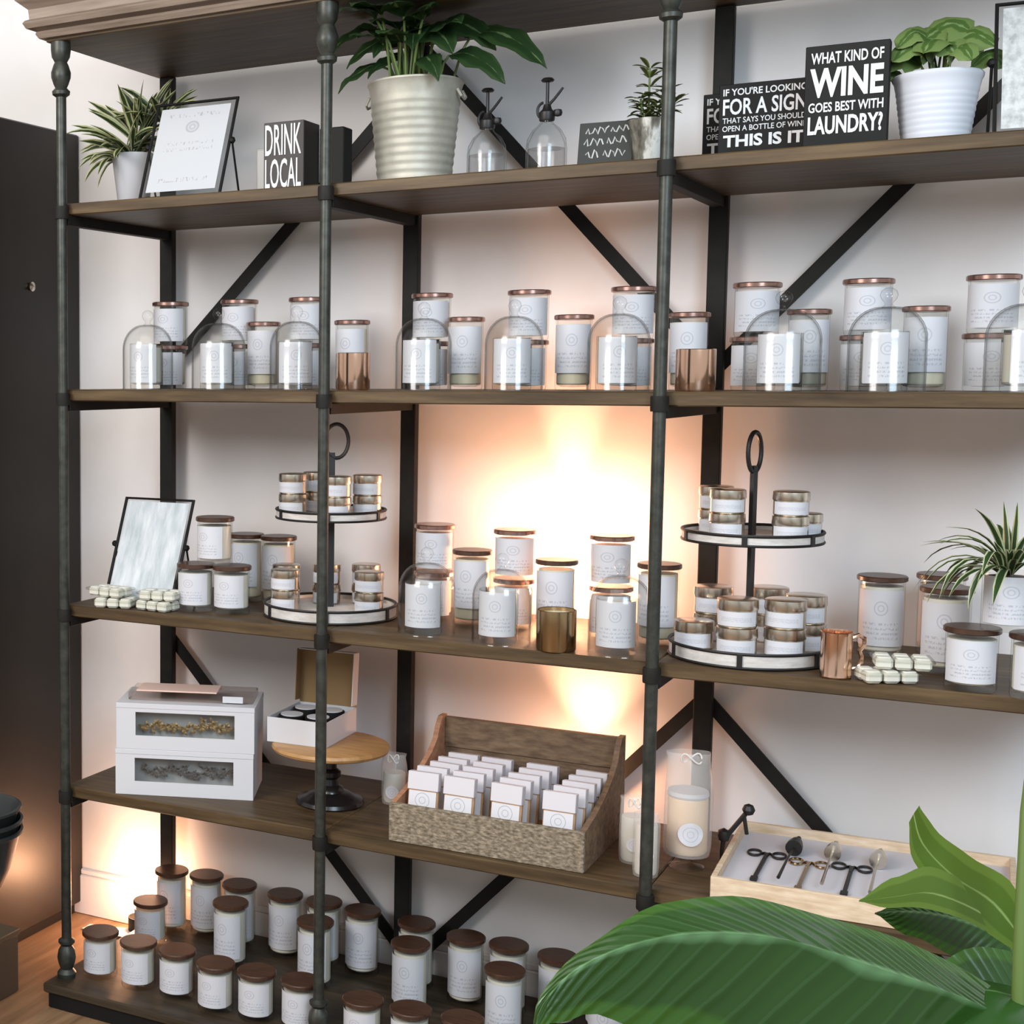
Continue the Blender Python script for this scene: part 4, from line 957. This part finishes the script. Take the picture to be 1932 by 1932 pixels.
# spider plant in a candle jar, third shelf right
p5 = thing('potted_plant', 'spider plant growing in a white-labelled glass jar, right end of third shelf', 'plant', (2.012, 0.030, z3 + 0.1148), 0.12)
MB().open_lathe([(0.0, 0.0), (0.040, 0.0), (0.0425, 0.004), (0.0425, 0.103), (0.0395, 0.103), (0.0395, 0.012), (0.0, 0.008)], 30).build('glass', M_glass, p5)
MB().lathe([(0.0, 0.013), (0.0388, 0.013), (0.0388, 0.094), (0.0, 0.097)], 26).build('soil', M_soil, p5)
MB().patch(0.0432, 0.014, 0.098, -PI / 2 - 1.2, -PI / 2 + 1.2).build('label', M_lab, p5)
f = MB()
blades(f, (0, 0, 0.096), 20, 0.11, 0.165, 0.0078, 1.7, 0.5, 1.2, 21, 7, a0=PI * 0.35, a1=PI * 1.65)
blades(f, (0, 0, 0.096), 14, 0.06, 0.095, 0.0075, 0.7, 0.8, 1.5, 22, 5)
blades(f, (-0.01, -0.01, 0.096), 8, 0.13, 0.18, 0.0072, 2.8, 0.6, 1.0, 23, 8, a0=PI * 0.75, a1=PI * 1.45)
blades(f, (0, 0, 0.096), 3, 0.12, 0.135, 0.0065, 0.1, 1.35, 1.5, 24, 5)
f.build('foliage', M_spider, p5)

# foreground plant
def W3(p): return p
fg = thing('potted_plant', 'large glossy green broad-leaved plant in the near foreground', 'plant', (2.085, -1.345, 0.0))
def rel(p): return (p[0] - 2.085, p[1] + 1.345, p[2])
M_big = leaf_mat('big_leaf', (0.018, 0.070, 0.008), (0.030, 0.095, 0.010), 0.2, vein=(0.20, 0.34, 0.15), rough=0.28, nscale=6, veins=0.0, trans=0.3)
M_bigv = leaf_mat('big_leaf_veined', (0.018, 0.058, 0.007), (0.032, 0.090, 0.008), 0.2, vein=(0.10, 0.20, 0.08), rough=0.24, nscale=6, veins=0.12, trans=0.2)
M_young = leaf_mat('young_leaf', (0.085, 0.150, 0.014), (0.125, 0.200, 0.024), 0.3, vein=(0.30, 0.40, 0.12), rough=0.4, nscale=6, trans=0.35)
dn = Vector((-0.10, -0.30, -0.95)); fr_ = Vector((-0.30, 0.62, 0.28))
a_ = MB()
a_.leaf([rel(q) for q in [(2.115, -1.345, 0.935), (2.04, -1.44, 0.995), (1.975, -1.505, 1.032), (1.895, -1.575, 1.068), (1.825, -1.655, 1.082), (1.768, -1.72, 1.068), (1.738, -1.757, 1.035), (1.732, -1.765, 0.985)]],
        [0.075, 0.105, 0.120, 0.115, 0.085, 0.045, 0.024, 0.001], n=34, near=tuple(dn), far=tuple(fr_), wave=0.0025, fr=0.62)
a_.build('leaf', M_bigv, fg)
b_ = MB()
b_.leaf([rel(q) for q in [(2.20, -1.33, 0.985), (2.12, -1.36, 0.975), (2.05, -1.38, 0.985), (1.985, -1.415, 0.975), (1.93, -1.45, 0.935)]], [0.05, 0.085, 0.09, 0.06, 0.001], (0, 0, 1), 0.1, 20, 0.003, drop=0.4)
b_.build('leaf', M_big, fg)
c_ = MB()
c_.leaf([rel(q) for q in [(2.085, -1.275, 1.000), (2.055, -1.295, 1.045), (2.020, -1.315, 1.072), (1.992, -1.330, 1.105), (1.984, -1.350, 1.140)]], [0.012, 0.028, 0.026, 0.020, 0.010], n=20, near=(-0.35, -0.35, -0.85), far=(0.45, 0.25, 0.85))
c_.build('leaf', M_young, fg)
d_ = MB()
d_.leaf([rel(q) for q in [(2.085, -1.265, 0.998), (2.044, -1.304, 1.036), (2.004, -1.350, 1.062), (1.975, -1.392, 1.066), (1.947, -1.434, 1.069)]], [0.012, 0.024, 0.028, 0.020, 0.001], n=18, near=(-0.1, -0.3, -0.5), far=(-0.1, 0.4, 0.85))
d_.build('leaf', M_young, fg)
e_ = MB()
e_.leaf([rel(q) for q in [(2.03, -1.20, 0.80), (1.974, -1.20, 0.870), (1.894, -1.19, 0.895), (1.82, -1.18, 0.885), (1.756, -1.20, 0.850)]], [0.02, 0.05, 0.06, 0.04, 0.001], (0, 0, 1), 0.15, 16, 0.003, drop=0.4)
e_.build('leaf', M_big, fg)
g_ = MB()
g_.leaf([rel(q) for q in [(2.10, -1.42, 0.86), (2.02, -1.50, 0.93), (1.94, -1.57, 0.955), (1.86, -1.62, 0.94), (1.80, -1.66, 0.89)]], [0.03, 0.07, 0.075, 0.05, 0.001], (0, 0, 1), 0.15, 16, 0.003, drop=0.5)
g_.build('leaf', M_big, fg)
h_ = MB()
h_.leaf([rel(q) for q in [(2.097, -1.187, 0.925), (2.066, -1.201, 0.972), (2.027, -1.223, 0.998), (1.984, -1.261, 1.012), (1.948, -1.296, 1.014)]], [0.03, 0.045, 0.045, 0.03, 0.001], n=18, near=(-0.1, -0.4, -0.8), far=(-0.1, 0.5, 0.6), fr=0.6)
h_.build('leaf', M_bigv, fg)
i_ = MB()
i_.leaf([rel(q) for q in [(2.139, -1.254, 0.925), (2.098, -1.302, 0.950), (2.049, -1.343, 0.965), (2.001, -1.386, 0.958), (1.964, -1.424, 0.937)]], [0.05, 0.07, 0.07, 0.045, 0.001], n=18, near=(-0.1, -0.4, -0.9), far=(-0.1, 0.5, 0.7), fr=0.8)
i_.build('leaf', M_bigv, fg)
j_ = MB()
j_.leaf([rel(q) for q in [(1.92, -1.398, 0.868), (1.888, -1.392, 0.900), (1.85, -1.379, 0.915), (1.809, -1.382, 0.912), (1.786, -1.386, 0.900)]], [0.03, 0.045, 0.04, 0.025, 0.001], n=14, near=(-0.1, -0.5, -0.7), far=(-0.1, 0.5, 0.5))
j_.build('leaf', M_big, fg)
s_ = MB()
for q in ([(2.085, -1.36, 0.60), (2.084, -1.384, 0.960), (2.082, -1.376, 1.05), (2.081, -1.365, 1.16), (2.085, -1.35, 1.26)],):
    s_.tube([rel(x) for x in q], [0.008, 0.0075, 0.007, 0.006, 0.004], 10)
s_.build('stem', M_stem, fg)
for q in ([(2.09, -1.32, 0.60), (2.11, -1.24, 0.80), (2.097, -1.187, 0.925)], [(2.10, -1.34, 0.60), (2.15, -1.28, 0.80), (2.139, -1.254, 0.925)], [(2.06, -1.36, 0.60), (1.97, -1.40, 0.76), (1.92, -1.398, 0.868)], [(2.09, -1.34, 0.60), (2.12, -1.33, 0.80), (2.115, -1.345, 0.935)], [(2.10, -1.33, 0.60), (2.20, -1.30, 0.84), (2.20, -1.33, 0.985)], [(2.08, -1.33, 0.60), (2.085, -1.29, 0.85), (2.085, -1.27, 1.0)],
          [(2.07, -1.33, 0.60), (2.05, -1.22, 0.74), (2.03, -1.20, 0.80)], [(2.07, -1.36, 0.60), (2.10, -1.40, 0.78), (2.10, -1.42, 0.86)]):
    MB().tube([rel(x) for x in q], 0.006, 8).build('stem', M_stem, fg)
MB().open_lathe([(0.0, 0.42), (0.085, 0.42), (0.090, 0.425), (0.115, 0.62), (0.118, 0.63), (0.112, 0.632), (0.108, 0.60), (0.0, 0.60)], 36).build('pot', mat('grey_pot', (0.30, 0.29, 0.27), 0.6), fg)
sl = thing('plant_stool', 'dark wooden stool under the foreground plant', 'stool', (2.085, -1.345, 0))
MB().lathe([(0.0, 0.385), (0.135, 0.385), (0.140, 0.390), (0.140, 0.412), (0.135, 0.418), (0.0, 0.418)], 36).build('seat', M_wood, sl)
for k in range(4):
    a = PI / 4 + k * PI / 2; MB().tube([(0.13 * math.cos(a), 0.13 * math.sin(a), 0.0), (0.09 * math.cos(a), 0.09 * math.sin(a), 0.386)], [0.010, 0.014], 10).build('leg', M_wood, sl)

# ------------------------------------------------------------------ left foreground: bowls on a crate, paper
ct = thing('storage_box', 'dark brown wooden box on the floor in front of the black cabinet', 'box', (-0.46, -0.36, 0.0))
MB().box((0, 0, 0), (0.318, 0.335, 0.150), 0.003).build('body', mat('dark_brown_box', (0.055, 0.040, 0.026), 0.6), ct)
MB().box((-0.004, -0.004, 0.1503), (0.322, 0.339, 0.166), 0.002).build('lid', mat('brown_box_lid', (0.085, 0.060, 0.036), 0.55), ct)
M_bowl = mat('dark_glaze', (0.020, 0.024, 0.024), 0.35)
def bucket():
    t = thing('black_bucket', 'bucket', 'bucket')
    MB().open_lathe([(0.0, 0.0), (0.050, 0.0), (0.058, 0.006), (0.098, 0.090), (0.120, 0.170), (0.128, 0.176), (0.128, 0.182), (0.122, 0.184), (0.116, 0.170), (0.094, 0.092), (0.052, 0.008), (0.0, 0.006)], 44).build('body', M_bowl, t)
    return t
P_bk = bucket()
PX, PY = -0.082, -0.292
pd = MB(); pd.lathe([(0.0, 0.0), (0.050, 0.0), (0.050, 0.008), (0.020, 0.016), (0.016, 0.30), (0.048, 0.318), (0.050, 0.326), (0.0, 0.326)], 24)
tag(pd.build('pedestal', M_black), 'slim black pedestal under the nested bowls at far left', 'stand').location = (PX, PY, 0)
place(P_bk, (PX, PY, 0.3268), 0, 'dark glazed bowl, lowest of the nested stack at far left', 'nested bowls')
place(P_bk, (PX, PY, 0.3508), 0, 'dark glazed bowl, middle of the nested stack at far left', 'nested bowls')
place(P_bk, (PX, PY, 0.3818), 0, 'dark glazed bowl, topmost of the nested stack at far left', 'nested bowls').scale = (0.97, 0.97, 1)
pp = MB(); pp.leaf([(-0.08, 0, 0.003), (0, 0, 0.004), (0.06, 0, 0.012), (0.11, 0.0, 0.004)], [0.02, 0.035, 0.035, 0.02], (0, 0, 1), 0.05, 10)
tag(pp.build('paper_scrap', M_white), 'crumpled white paper scrap on the floor behind the bottom shelf end', 'paper').location = (-0.165, 0.43, 0.001)
